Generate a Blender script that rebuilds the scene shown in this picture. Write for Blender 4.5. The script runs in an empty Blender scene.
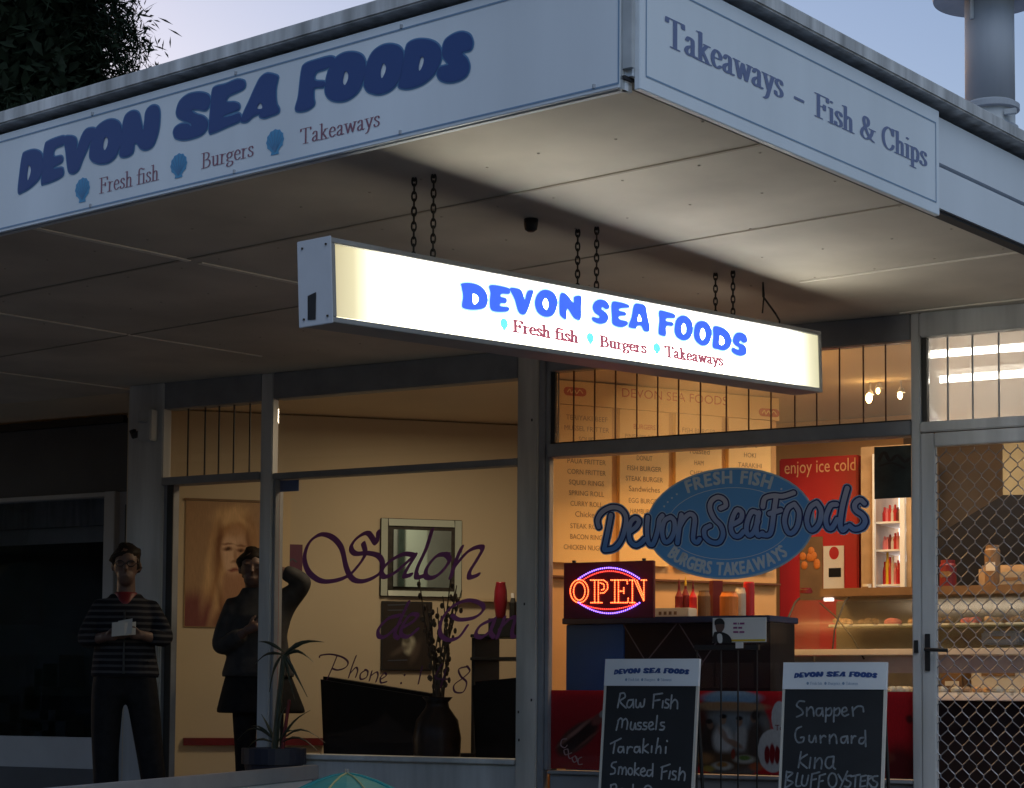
import bpy, bmesh, math, random
from mathutils import Vector, Matrix
from mathutils.geometry import delaunay_2d_cdt, convex_hull_2d
random.seed(7)
R = math.radians
SC = bpy.context.scene
COL = SC.collection

# ------------------------------------------------------------------ camera
W_PX, H_PX, FPX = 1024, 788, 1960.0
ROLL, HORIZON = .007, 697.0
PITCH = .06
CY = HORIZON - math.tan(PITCH)*FPX/math.cos(ROLL)      # optical axis below the middle of the frame (shift lens)
YAW = R(29.5)
EYE = Vector((0, 0, .763))
_f = Vector((-math.sin(YAW)*math.cos(PITCH), math.cos(YAW)*math.cos(PITCH), math.sin(PITCH)))
_r0 = Vector((math.cos(YAW), math.sin(YAW), 0)); _u0 = _r0.cross(_f)
_r = math.cos(ROLL)*_r0 + math.sin(ROLL)*_u0
_u = -math.sin(ROLL)*_r0 + math.cos(ROLL)*_u0
cam = bpy.data.cameras.new('camera'); cam.lens = FPX/W_PX*36; cam.sensor_width = 36; cam.shift_y = (CY - H_PX/2)/W_PX
cam.clip_end = 2000; cam.clip_start = .05
camo = bpy.data.objects.new('camera', cam); COL.objects.link(camo)
camo.matrix_world = Matrix(((_r.x, _u.x, -_f.x, 0), (_r.y, _u.y, -_f.y, 0), (_r.z, _u.z, -_f.z, EYE.z), (0, 0, 0, 1)))
SC.camera = camo

# ------------------------------------------------------------------ light
wd = bpy.data.worlds.new('World'); SC.world = wd; wd.use_nodes = True
nt = wd.node_tree; nt.nodes.clear()
sky = nt.nodes.new('ShaderNodeTexSky'); sky.sky_type = 'NISHITA'; sky.sun_disc = False
sky.sun_elevation = R(5); sky.sun_rotation = R(-60); sky.air_density = 1.0; sky.dust_density = 1.0; sky.ozone_density = 1.5
tint = nt.nodes.new('ShaderNodeMix'); tint.data_type = 'RGBA'; tint.blend_type = 'MULTIPLY'
tint.inputs[0].default_value = 1; tint.inputs[7].default_value = (.97, .935, 1.15, 1)
bg = nt.nodes.new('ShaderNodeBackground'); bg.inputs[1].default_value = .087
wo = nt.nodes.new('ShaderNodeOutputWorld')
nt.links.new(sky.outputs[0], tint.inputs[6]); nt.links.new(tint.outputs[2], bg.inputs[0]); nt.links.new(bg.outputs[0], wo.inputs[0])
sun = bpy.data.lights.new('sun', 'SUN'); sun.energy = .26; sun.angle = R(40); sun.color = (.86, .93, 1)
suno = bpy.data.objects.new('sun', sun); COL.objects.link(suno)
suno.rotation_euler = (R(42), 0, R(38))      # soft glow of the high evening cloud from behind the viewer
SC.view_settings.view_transform = 'Standard'; SC.view_settings.look = 'None'
SC.view_settings.exposure = 1.4; SC.view_settings.gamma = 1; SC.view_settings.use_curve_mapping = False
SC.cycles.use_denoising = True
SC.cycles.max_bounces = 8; SC.cycles.transparent_max_bounces = 16
SC.cycles.sample_clamp_indirect = 4

def area(name, loc, size, energy, color, rot=(0, 0, 0), size_y=None):
    l = bpy.data.lights.new(name, 'AREA'); l.energy = energy; l.color = color; l.size = size
    if size_y: l.shape = 'RECTANGLE'; l.size_y = size_y
    o = bpy.data.objects.new(name, l); COL.objects.link(o); o.location = loc; o.rotation_euler = rot
    return o
# ceiling lamps of the two shops, and a lamp added in place of menu backlight
area('salon_ceiling_lamp', (-6.05, 9.95, 2.52), .5, 6.4, (1, .78, .5), (0, 0, 0), .5)
area('menu_fill_lamp', (-4.25, 9.75, 2.53), .7, 19, (1, .52, .165), (0, R(-30), 0), .25)
area('shop_ceiling_lamp', (-3.2, 10.9, 2.54), 1.2, 7, (1, .8, .56), (0, 0, 0), .3)

# ------------------------------------------------------------------ materials
M = {}
def mat(name, col, rough=.6, var=.0, scale=6., metal=0., bump=.0, emit=None, estr=0, streak=False, spec=.5):
    m = bpy.data.materials.new(name); m.use_nodes = True; t = m.node_tree; b = t.nodes['Principled BSDF']
    b.inputs['Base Color'].default_value = (*col, 1); b.inputs['Roughness'].default_value = rough
    b.inputs['Metallic'].default_value = metal; b.inputs['Specular IOR Level'].default_value = spec
    if var or bump:
        tc = t.nodes.new('ShaderNodeTexCoord'); n = t.nodes.new('ShaderNodeTexNoise')
        n.inputs['Scale'].default_value = scale; n.inputs['Detail'].default_value = 6
        if streak:
            mp = t.nodes.new('ShaderNodeMapping'); mp.inputs['Scale'].default_value = (1, 1, .12)
            t.links.new(tc.outputs['Object'], mp.inputs[0]); t.links.new(mp.outputs[0], n.inputs['Vector'])
        else: t.links.new(tc.outputs['Object'], n.inputs['Vector'])
        if var:
            rp = t.nodes.new('ShaderNodeValToRGB')
            rp.color_ramp.elements[0].position = .3; rp.color_ramp.elements[1].position = .7
            rp.color_ramp.elements[0].color = (*[c*(1-var) for c in col], 1)
            rp.color_ramp.elements[1].color = (*[min(1, c*(1+var*.5)) for c in col], 1)
            t.links.new(n.outputs['Fac'], rp.inputs[0]); t.links.new(rp.outputs[0], b.inputs['Base Color'])
        if bump:
            bp = t.nodes.new('ShaderNodeBump'); bp.inputs['Strength'].default_value = bump; bp.inputs['Distance'].default_value = .01
            t.links.new(n.outputs['Fac'], bp.inputs['Height']); t.links.new(bp.outputs[0], b.inputs['Normal'])
    if emit:
        b.inputs['Emission Color'].default_value = (*emit, 1); b.inputs['Emission Strength'].default_value = estr
    M[name] = m; return m
def glass(name, refl=.4, tintc=(1, 1, 1), frost=0., rough=.02):
    m = bpy.data.materials.new(name); m.use_nodes = True; t = m.node_tree; t.nodes.clear()
    o = t.nodes.new('ShaderNodeOutputMaterial'); tr = t.nodes.new('ShaderNodeBsdfTransparent'); tr.inputs[0].default_value = (*tintc, 1)
    gl = t.nodes.new('ShaderNodeBsdfGlossy'); gl.inputs['Roughness'].default_value = rough
    mx = t.nodes.new('ShaderNodeMixShader')
    fr = t.nodes.new('ShaderNodeFresnel'); fr.inputs[0].default_value = 1.45
    src = tr
    if frost:
        tl = t.nodes.new('ShaderNodeBsdfTranslucent'); tl.inputs[0].default_value = (.9, .88, .85, 1)
        m2 = t.nodes.new('ShaderNodeMixShader'); m2.inputs[0].default_value = frost
        t.links.new(tr.outputs[0], m2.inputs[1]); t.links.new(tl.outputs[0], m2.inputs[2]); src = m2
    ml = t.nodes.new('ShaderNodeMath'); ml.operation = 'MULTIPLY'; ml.inputs[1].default_value = refl; t.links.new(fr.outputs[0], ml.inputs[0]); t.links.new(ml.outputs[0], mx.inputs[0]); t.links.new(src.outputs[0], mx.inputs[1]); t.links.new(gl.outputs[0], mx.inputs[2])
    t.links.new(mx.outputs[0], o.inputs[0]); M[name] = m; return m
mat('paint', (.57, .58, .58), .5, .3, 9, bump=.05, streak=True)
mat('paint_warm', (.56, .54, .5), .55, .3, 11, bump=.05, streak=True)
mat('paint_dark', (.26, .27, .29), .55, .15, 9)
mat('gasket', (.03, .03, .03), .6)
mat('soffit', (.63, .575, .49), .8, .24, 1.5, bump=.08)
mat('soffit_batten', (.85, .8, .7), .6, .1, 6)
mat('joint', (.42, .37, .3), .8)
mat('fascia', (.79, .84, .9), .5, .1, 2, streak=True)
mat('capping', (.66, .67, .68), .75, .5, 14, bump=.2, streak=True)
mat('gap', (.03, .03, .035), .8)
mat('sign_white', (.81, .87, .93), .42, .13, 2.2, streak=True)
mat('sign_navy', (.02, .065, .25), .45)
mat('sign_halo', (.10, .25, .47), .5)
mat('sign_rule', (.22, .34, .5), .5)
mat('sign_maroon', (.27, .11, .16), .5)
mat('sign_grayblue', (.16, .20, .37), .5)
mat('shell_blue', (.09, .34, .6), .5)
mat('black', (.012, .012, .013), .5)
mat('iron', (.05, .045, .04), .6, .4, 40, metal=.5)
mat('casing', (.3, .31, .33), .45, .1, 8)
mat('end_plate', (.62, .65, .7), .45, .06, 8)
mat('salon_wall', (.6, .51, .365), .8, .07, 1.2)
mat('ceiling', (.7, .6, .45), .9, .05, 2)
mat('room_wall', (.62, .5, .33), .85, .06, 2)
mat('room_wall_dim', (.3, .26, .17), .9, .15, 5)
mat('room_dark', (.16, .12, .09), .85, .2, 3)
mat('menu', (.88, .61, .26), .5, .04, 3)
mat('menu_wall', (.68, .42, .2), .8, .1, 4)
mat('menu_sep', (.14, .055, .025), .7, .2, 12)
mat('menu_ink', (.30, .2, .12), .6)
mat('menu_red', (.55, .1, .05), .6)
mat('red', (.5, .012, .02), .4, .12, 3)
mat('red_text', (.85, .5, .28), .5)
mat('bottle_poster', (.10, .02, .015), .35, .4, 12)
mat('script_pink', (.5, .3, .3), .5)
mat('darkred', (.16, .006, .012), .5, .3, 8)
mat('blue_cab', (.008, .07, .33), .5, .1, 4, spec=.2)
mat('dark_cab', (.004, .006, .012), .5, .2, 8, spec=.2)
mat('blue_top', (.012, .03, .10), .5, .2, 6, spec=.3)
mat('gray_line', (.05, .06, .09), .5)
mat('white', (.75, .75, .73), .5, .05, 6)
mat('offwhite', (.62, .6, .54), .5, .08, 6)
mat('yellow', (.7, .5, .03), .45)
mat('orange', (.65, .2, .03), .45)
mat('case_back', (.33, .3, .24), .6, .3, 6)
mat('brown', (.2, .12, .06), .5, .25, 8)
mat('steel', (.45, .45, .43), .35, .15, 10, metal=.7)
mat('galv', (.42, .45, .5), .6, .2, 5, metal=.0, streak=True)
mat('galv_light', (.52, .55, .57), .6, .2, 8)
mat('slate', (.013, .016, .02), .6, .35, 5)
mat('chalk', (.36, .39, .42), .9, .3, 60)
mat('chalk_faint', (.22, .25, .28), .9, .45, 50)
mat('purple', (.27, .06, .2), .5)
mat('magenta_dark', (.1, .02, .06), .5)
mat('oval_blue', (.15, .45, .9), .35)
mat('oval_rim', (.5, .68, .85), .4)
mat('logo_navy', (.015, .02, .16), .4)
mat('logo_halo', (.45, .65, .85), .4)
mat('logo_text', (.72, .82, .92), .4)
mat('skin', (.13, .075, .058), .55, .1, 20)
mat('skin_dark', (.12, .07, .055), .55, .1, 20)
mat('hair_dark', (.02, .014, .011), .6, .4, 60, spec=.15)
mat('trousers', (.012, .012, .014), .8, .3, 30, spec=.15)
mat('jacket', (.045, .045, .048), .7, .3, 20, spec=.15)
mat('leaf', (.011, .021, .011), .7, .4, 9, spec=.15)
mat('trunk', (.07, .055, .04), .9, .3, 20, bump=.4)
mat('spiky', (.04, .05, .03), .5, .3, 20)
mat('pot', (.012, .014, .03), .5, .2, 10)
mat('teal', (.05, .42, .44), .6, .08, 12)
mat('teal_rib', (.45, .55, .3), .6)
mat('concrete', (.085, .083, .08), .9, .2, 3, bump=.1)
mat('asphalt', (.05, .05, .052), .9, .3, 20, bump=.2)
mat('floor', (.22, .18, .14), .5, .2, 4)
mat('sofa', (.012, .011, .011), .55, .2, 12, spec=.15)
mat('vase', (.02, .015, .014), .3, .2, 10, spec=.15)
mat('red_vase', (.2, .008, .02), .3)
mat('mirror_pale', (.62, .7, .7), .6)
mat('mirror', (.62, .74, .72), .04, metal=1)
mat('mirror_edge', (.5, .58, .52), .15, spec=.8)
mat('curtain', (.4, .4, .41), .9, .3, 30, streak=True)
mat('neighbour', (.11, .11, .115), .8, .15, 3)
mat('neighbour_light', (.5, .5, .5), .7, .1, 3)
mat('dark_room', (.03, .034, .045), .8, .5, 2.2)
mat('hair_poster', (.46, .24, .13), .6, .2, 30)
mat('hair_poster_dark', (.38, .19, .10), .6, .2, 30)
mat('face_poster', (.50, .30, .17), .6, .12, 9)
mat('hair_poster_light', (.54, .31, .17), .6)
mat('eye_poster', (.17, .08, .05), .6)
mat('lip_poster', (.36, .15, .1), .6)
mat('garment_poster', (.3, .12, .09), .6, .3, 8)
mat('poster_ground', (.5, .33, .18), .6, .08, 3)
mat('poster_dark', (.05, .035, .03), .6, .3, 8)
mat('green_dark', (.03, .05, .05), .6, .5, 14)
mat('sky_photo', (.2, .36, .55), .5)
mat('tan', (.4, .27, .15), .6, .2, 12)
mat('photo_pale', (.42, .43, .44), .6, .15, 12)
mat('photo_back', (.15, .19, .24), .6, .5, 14)
mat('photo_skin', (.2, .12, .085), .6)
mat('cream_photo', (.6, .52, .42), .6)
mat('paper', (.4, .4, .39), .7)
mat('food', (.55, .35, .2), .6, .4, 40)
mat('pink', (.7, .2, .22), .5, .2, 20)
mat('mesh_wire', (.26, .27, .29), .45, metal=.6)
mat('tube', (1, 1, 1), .5, emit=(1, .93, .8), estr=7)
mat('bulb', (1, .8, .5), .5, emit=(1, .6, .22), estr=14)
mat('cool_light', (1, 1, 1), .5, emit=(1, .93, .95), estr=.8)
mat('led_red', (.4, .05, .02), .5, emit=(1, .05, .03), estr=1.6)
mat('led_core', (.8, .4, .1), .5, emit=(1, .11, .03), estr=2.6)
mat('led_blue', (.1, .1, .6), .5, emit=(.2, .1, 1), estr=2.2)
mat('led_board', (.10, .004, .014), .5)
mat('lb_blue', (.03, .1, .6), .5, emit=(.02, .058, .36), estr=1)
mat('lb_halo', (.5, .9, 1), .5, emit=(.22, .37, .4), estr=1)
mat('lb_shell', (.3, .9, .95), .5, emit=(.06, .31, .33), estr=1)
mat('lb_maroon', (.5, .2, .3), .5, emit=(.12, .025, .04), estr=1)
glass('glass'); glass('glass_frost', frost=.45, refl=1); glass('glass_ribbed', frost=.06, refl=.9, tintc=(.95, .93, .9)); glass('glass_dark', tintc=(.85, .87, .9), refl=.6); glass('case_glass', tintc=(.88, .91, .83), frost=.085, refl=.06, rough=.3)

# backlit panel of the hanging sign: its tubes stop short of the ends, so the ends glow less
m = bpy.data.materials.new('light_panel'); m.use_nodes = True; t = m.node_tree; b = t.nodes['Principled BSDF']
b.inputs['Base Color'].default_value = (.8, .78, .7, 1)
tc = t.nodes.new('ShaderNodeTexCoord'); sx = t.nodes.new('ShaderNodeSeparateXYZ'); t.links.new(tc.outputs['Generated'], sx.inputs[0])
rp = t.nodes.new('ShaderNodeValToRGB'); e = rp.color_ramp.elements
e[0].position = 0; e[0].color = (.07, .056, .022, 1); e[1].position = 1; e[1].color = (.09, .083, .05, 1)
for p, c in ((.028, (.10, .085, .042, 1)), (.05, (.2, .185, .12, 1)), (.10, (1, .95, .8, 1)), (.5, (1, .95, .84, 1)), (.91, (1, .96, .84, 1)), (.955, (.22, .21, .15, 1)), (.975, (.12, .112, .074, 1))):
    q = e.new(p); q.color = c
t.links.new(sx.outputs[0], rp.inputs[0]); t.links.new(rp.outputs[0], b.inputs['Emission Color'])
b.inputs['Emission Strength'].default_value = 2.6; M['light_panel'] = m
m2 = m.copy(); m2.node_tree.nodes['Principled BSDF'].inputs['Emission Strength'].default_value = .22; M['light_panel_dim'] = m2   # far face turned down to keep the soffit on the left dark
# knitted stripes of a cardigan
m = bpy.data.materials.new('stripes'); m.use_nodes = True; t = m.node_tree; b = t.nodes['Principled BSDF']; b.inputs['Roughness'].default_value = .9; b.inputs['Specular IOR Level'].default_value = .1
tc = t.nodes.new('ShaderNodeTexCoord'); wv = t.nodes.new('ShaderNodeTexWave'); wv.bands_direction = 'Z'; wv.inputs['Scale'].default_value = 9; wv.inputs['Distortion'].default_value = .6
rp = t.nodes.new('ShaderNodeValToRGB'); rp.color_ramp.elements[0].position = .55; rp.color_ramp.elements[1].position = .75
rp.color_ramp.elements[0].color = (.012, .012, .016, 1); rp.color_ramp.elements[1].color = (.055, .055, .06, 1)
t.links.new(tc.outputs['Object'], wv.inputs[0]); t.links.new(wv.outputs[1], rp.inputs[0]); t.links.new(rp.outputs[0], b.inputs['Base Color']); M['stripes'] = m
# logo lettering: printed blend from grey (top) to blue (bottom)
m = bpy.data.materials.new('logo_fill'); m.use_nodes = True; t = m.node_tree; b = t.nodes['Principled BSDF']; b.inputs['Roughness'].default_value = .4
tc = t.nodes.new('ShaderNodeTexCoord'); sx = t.nodes.new('ShaderNodeSeparateXYZ'); rp = t.nodes.new('ShaderNodeValToRGB')
rp.color_ramp.elements[0].position = .1; rp.color_ramp.elements[0].color = (.13, .34, .78, 1); rp.color_ramp.elements[1].position = .85; rp.color_ramp.elements[1].color = (.6, .6, .72, 1)
t.links.new(tc.outputs['Generated'], sx.inputs[0]); t.links.new(sx.outputs[2], rp.inputs[0]); t.links.new(rp.outputs[0], b.inputs['Base Color']); M['logo_fill'] = m

# printed pictures: soft patches of ink laid out over the print's own area (pixel readings mapped to 0..1)
def printed(name, base, box, blobs, wob=.02, wscale=6, rough=.55):
    x0, y0, x1, y1 = box; W_, H_ = x1-x0, y1-y0
    m = bpy.data.materials.new(name); m.use_nodes = True; t = m.node_tree; b = t.nodes['Principled BSDF']; b.inputs['Roughness'].default_value = rough; b.inputs['Specular IOR Level'].default_value = .2
    N, L_ = t.nodes.new, t.links.new
    tc = N('ShaderNodeTexCoord'); nz = N('ShaderNodeTexNoise'); nz.inputs['Scale'].default_value = wscale; nz.inputs['Detail'].default_value = 5
    L_(tc.outputs['UV'], nz.inputs['Vector'])
    sb = N('ShaderNodeVectorMath'); sb.operation = 'SUBTRACT'; sb.inputs[1].default_value = (.5, .5, .5); L_(nz.outputs['Color'], sb.inputs[0])
    ml = N('ShaderNodeVectorMath'); ml.operation = 'SCALE'; ml.inputs[3].default_value = wob; L_(sb.outputs[0], ml.inputs[0])
    ad = N('ShaderNodeVectorMath'); L_(tc.outputs['UV'], ad.inputs[0]); L_(ml.outputs[0], ad.inputs[1])
    asp = N('ShaderNodeVectorMath'); asp.operation = 'MULTIPLY'; asp.inputs[1].default_value = (W_/H_, 1, 0); L_(ad.outputs[0], asp.inputs[0])
    col = None; rgb = N('ShaderNodeRGB'); rgb.outputs[0].default_value = (*base, 1); col = rgb.outputs[0]
    for (cx, cy, rx, ry, rot, soft, c_, al) in blobs:
        mp = N('ShaderNodeMapping'); mp.vector_type = 'TEXTURE'; mp.inputs['Location'].default_value = ((cx-x0)/H_, (y1-cy)/H_, 0); mp.inputs['Rotation'].default_value = (0, 0, R(rot)); mp.inputs['Scale'].default_value = (rx/H_, ry/H_, 1)
        L_(asp.outputs[0], mp.inputs[0]); ln = N('ShaderNodeVectorMath'); ln.operation = 'LENGTH'; L_(mp.outputs[0], ln.inputs[0])
        mr = N('ShaderNodeMapRange'); mr.interpolation_type = 'SMOOTHSTEP'; mr.inputs[1].default_value = 1-soft; mr.inputs[2].default_value = 1+soft; mr.inputs[3].default_value = al; mr.inputs[4].default_value = 0; L_(ln.outputs['Value'], mr.inputs[0])
        mx = N('ShaderNodeMix'); mx.data_type = 'RGBA'; L_(mr.outputs[0], mx.inputs[0]); L_(col, mx.inputs[6]); mx.inputs[7].default_value = (*c_, 1); col = mx.outputs[2]
    n2 = N('ShaderNodeTexNoise'); n2.inputs['Scale'].default_value = 40; n2.inputs['Detail'].default_value = 3; mp = N('ShaderNodeMapping'); mp.inputs['Scale'].default_value = (2, .35, 1); L_(ad.outputs[0], mp.inputs[0]); L_(mp.outputs[0], n2.inputs['Vector'])
    mr = N('ShaderNodeMapRange'); mr.inputs[1].default_value = .3; mr.inputs[2].default_value = .7; mr.inputs[3].default_value = .9; mr.inputs[4].default_value = 1.07; L_(n2.outputs['Fac'], mr.inputs[0])
    fx = N('ShaderNodeMix'); fx.data_type = 'RGBA'; fx.blend_type = 'MULTIPLY'; fx.inputs[0].default_value = 1; L_(col, fx.inputs[6]); L_(mr.outputs[0], fx.inputs[7]); L_(fx.outputs[2], b.inputs['Base Color'])
    M[name] = m; return m
hl, hm, hd_, fc, fs = (.74, .50, .27), (.44, .24, .115), (.20, .085, .045), (.70, .47, .32), (.42, .23, .14)
printed('portrait_print', (.42, .27, .16), (186, 500, 262, 628), [
    (234, 546, 23, 40, 0, .25, hm, 1), (216, 588, 12, 36, -12, .35, hm, 1), (249, 592, 10, 40, 6, .35, hm, 1), (232, 622, 20, 14, 0, .4, hd_, .7), (196, 616, 20, 22, 0, .5, (.2, .06, .07), .9),
    (212, 560, 5, 40, -10, .8, hl, .8), (220, 590, 4, 34, -14, .9, hl, .7), (252, 570, 4, 44, 6, .8, hl, .8), (219, 540, 2.5, 26, -4, .8, hd_, .8), (248, 552, 2.2, 24, 3, .8, hd_, .8), (226, 516, 3, 10, -40, .8, hl, .8), (242, 520, 3, 12, 40, .8, hl, .7), (222, 606, 3, 24, 8, .8, hd_, .7), (240, 612, 2.5, 18, -6, .8, hl, .7), (230, 512, 16, 8, 10, .7, hl, .8), (246, 596, 4, 30, 4, .9, hd_, .6), (216, 548, 4, 24, -6, .8, hd_, .6), (250, 548, 4, 26, 4, .8, hd_, .6),
    (234, 590, 11, 26, 0, .4, fs, .9), (233.5, 550, 12.5, 26, 0, .2, fc, 1), (242, 556, 6, 20, 0, .7, fs, .75), (232, 578, 9, 5, 0, .7, fs, .6), (233, 528, 12, 7, 0, .7, hm, .7),
    (227, 548.5, 4.6, 2.2, 0, .6, hd_, .95), (240, 549, 4.2, 2.2, 0, .6, hd_, .95), (227, 549, 1.8, 1.6, 0, .5, (.07, .04, .03), .9), (240, 549.5, 1.7, 1.6, 0, .5, (.07, .04, .03), .9), (226.5, 543, 5.5, 1.2, 6, .8, hd_, .8), (240.5, 543.5, 5, 1.2, -6, .8, hd_, .8),
    (235, 557, 1.6, 8, 6, .8, fs, .8), (233.5, 562.5, 3.4, 1.5, 0, .7, hd_, .6), (233.5, 570.5, 5.2, 2.2, 0, .5, (.32, .11, .08), .9), (233.5, 570.3, 5, .7, 0, .6, (.16, .05, .04), .8)], .075, 4.5)
wh, dk, rd = (.52, .54, .56), (.025, .02, .02), (.5, .012, .02)
printed('lunch_print', rd, (641, 690.5, 792, 771), [
    (733, 733, 39, 46, 0, .05, (.13, .11, .10), 1), (733, 697, 29, 7, 0, .25, (.2, .34, .5), 1), (730, 706, 38, 5, 0, .3, (.36, .22, .12), 1), (724, 713, 40, 3, 0, .4, (.06, .04, .03), .9),
    (730, 722, 34, 11, 0, .5, (.22, .27, .31), .9), (703, 722, 7, 14, 0, .5, (.10, .03, .02), 1), (712, 740, 10, 20, 0, .4, (.05, .035, .03), 1),
    (725, 739, 10, 14, 6, .35, wh, 1), (743, 737, 7, 12, -6, .35, (.4, .41, .42), 1), (757, 740, 9, 22, 0, .35, (.07, .05, .045), 1), (725, 733, 3, 9, 30, .5, (.28, .17, .12), .8), (736, 742, 9, 3, -25, .4, (.26, .15, .1), .9),
    (725, 719, 3.1, 4.4, 0, .3, (.30, .19, .13), 1), (741, 720.5, 2.9, 4.2, 0, .3, (.28, .17, .12), 1), (755, 716.5, 3.2, 4.8, 0, .3, (.2, .12, .085), 1), (725, 715.3, 3.5, 2.2, 0, .4, dk, 1), (741, 717, 3.3, 2.2, 0, .4, dk, 1), (757, 714, 4.4, 5, -20, .4, dk, .95), (712, 724, 3, 4, 0, .4, (.2, .12, .09), 1), (711, 720.5, 3.4, 2.4, 0, .4, dk, 1),
    (724, 759, 34, 9, 0, .4, (.10, .06, .035), 1), (706, 757, 9, 5, 0, .5, (.34, .17, .07), .9), (724, 764, 10, 4, 0, .35, (.45, .45, .42), 1), (724, 762.5, 6, 2.6, 0, .4, (.32, .16, .05), 1), (746, 757, 10, 4, 0, .4, (.42, .41, .37), 1), (746, 755.5, 6, 2.4, 0, .4, (.12, .2, .05), 1), (758, 764, 7, 4, 0, .4, (.4, .1, .04), .9), (710, 767, 6, 3, 0, .5, (.4, .3, .05), .8), (735, 752, 2, 5, 0, .3, (.25, .04, .02), 1), (767, 753, 2, 6, 0, .3, (.16, .09, .03), 1),
    (780, 716, 7.5, 16, 0, .06, wh, 1), (774, 748, 15, 21, 0, .05, wh, 1), (768, 752, 2.6, 9, 0, .2, (.2, .01, .015), 1), (773, 751, 2.8, 10, 0, .2, (.25, .01, .015), 1), (778, 752, 2.6, 9, 0, .2, (.2, .01, .015), 1)], .012, 9)
printed('bottle_print', rd, (549.5, 690.5, 640, 771), [
    (575, 745, 50, 40, 0, .9, (.22, .008, .012), .8), (578, 739, 26, 11.5, 40, .16, (.10, .035, .025), 1), (580, 738, 22, 8, 40, .4, (.035, .012, .01), 1), (600, 719, 9, 4.5, 42, .3, (.2, .06, .05), 1), (576, 733, 18, 1.8, 40, .8, (.38, .18, .14), .8), (588, 741, 14, 1.3, 40, .8, (.26, .09, .07), .6), (604.5, 714, 5, 3.5, 42, .25, (.3, .28, .27), 1)], .01, 8)
printed('red_print', rd, (793, 690.5, 914, 771), [(900, 762, 20, 22, 0, .5, (.06, .008, .01), .9), (910, 716, 4, 4, 0, .5, (.08, .01, .012), .9), (890, 752, 6, 5, 0, .5, (.2, .05, .03), .6)], .05, 6)
printed('flower_print', (.035, .028, .026), (383, 603, 429, 669), [(408, 645, 6, 9, 0, .4, (.42, .42, .34), 1), (406, 640, 3.4, 4, 20, .5, (.05, .04, .03), .8), (400, 650, 10, 3, 30, .7, (.1, .08, .07), .8), (414, 652, 4, 12, -20, .6, (.09, .07, .06), .8)], .05, 8)
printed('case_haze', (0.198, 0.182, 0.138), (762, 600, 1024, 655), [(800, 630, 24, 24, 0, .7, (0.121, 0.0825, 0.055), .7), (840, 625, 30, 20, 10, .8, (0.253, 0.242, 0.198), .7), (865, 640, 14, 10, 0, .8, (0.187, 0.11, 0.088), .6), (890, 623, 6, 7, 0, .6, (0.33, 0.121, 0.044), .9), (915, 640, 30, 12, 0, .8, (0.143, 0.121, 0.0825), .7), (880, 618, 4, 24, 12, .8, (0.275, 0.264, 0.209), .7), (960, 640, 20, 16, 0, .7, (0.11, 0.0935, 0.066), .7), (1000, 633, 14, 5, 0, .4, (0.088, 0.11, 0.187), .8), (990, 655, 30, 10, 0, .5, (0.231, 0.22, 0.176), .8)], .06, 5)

# ------------------------------------------------------------------ helpers
def ray(px, py): return _f + (px - W_PX/2)/FPX*_r - (py - CY)/FPX*_u
def hit(px, py, o, n):
    d = ray(px, py); return EYE + d*((o - EYE).dot(n)/d.dot(n))
def atY(px, py, Y): return hit(px, py, Vector((0, Y, 0)), Vector((0, 1, 0)))
class Plane:
    def __init__(s, o, ex, n): s.o = Vector(o); s.ex = Vector(ex).normalized(); s.n = Vector(n).normalized(); s.ey = s.n.cross(s.ex)
    def uv(s, px, py): p = hit(px, py, s.o, s.n) - s.o; return (p.dot(s.ex), p.dot(s.ey))
    def pt(s, u, v, off=0): return s.o + s.ex*u + s.ey*v + s.n*off
    def pts(s, crop, seq):    # crop = (x0, y0, scale): reading of an enlarged view
        return [s.uv(crop[0] + x/crop[2], crop[1] + y/crop[2]) for x, y in seq]

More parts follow.
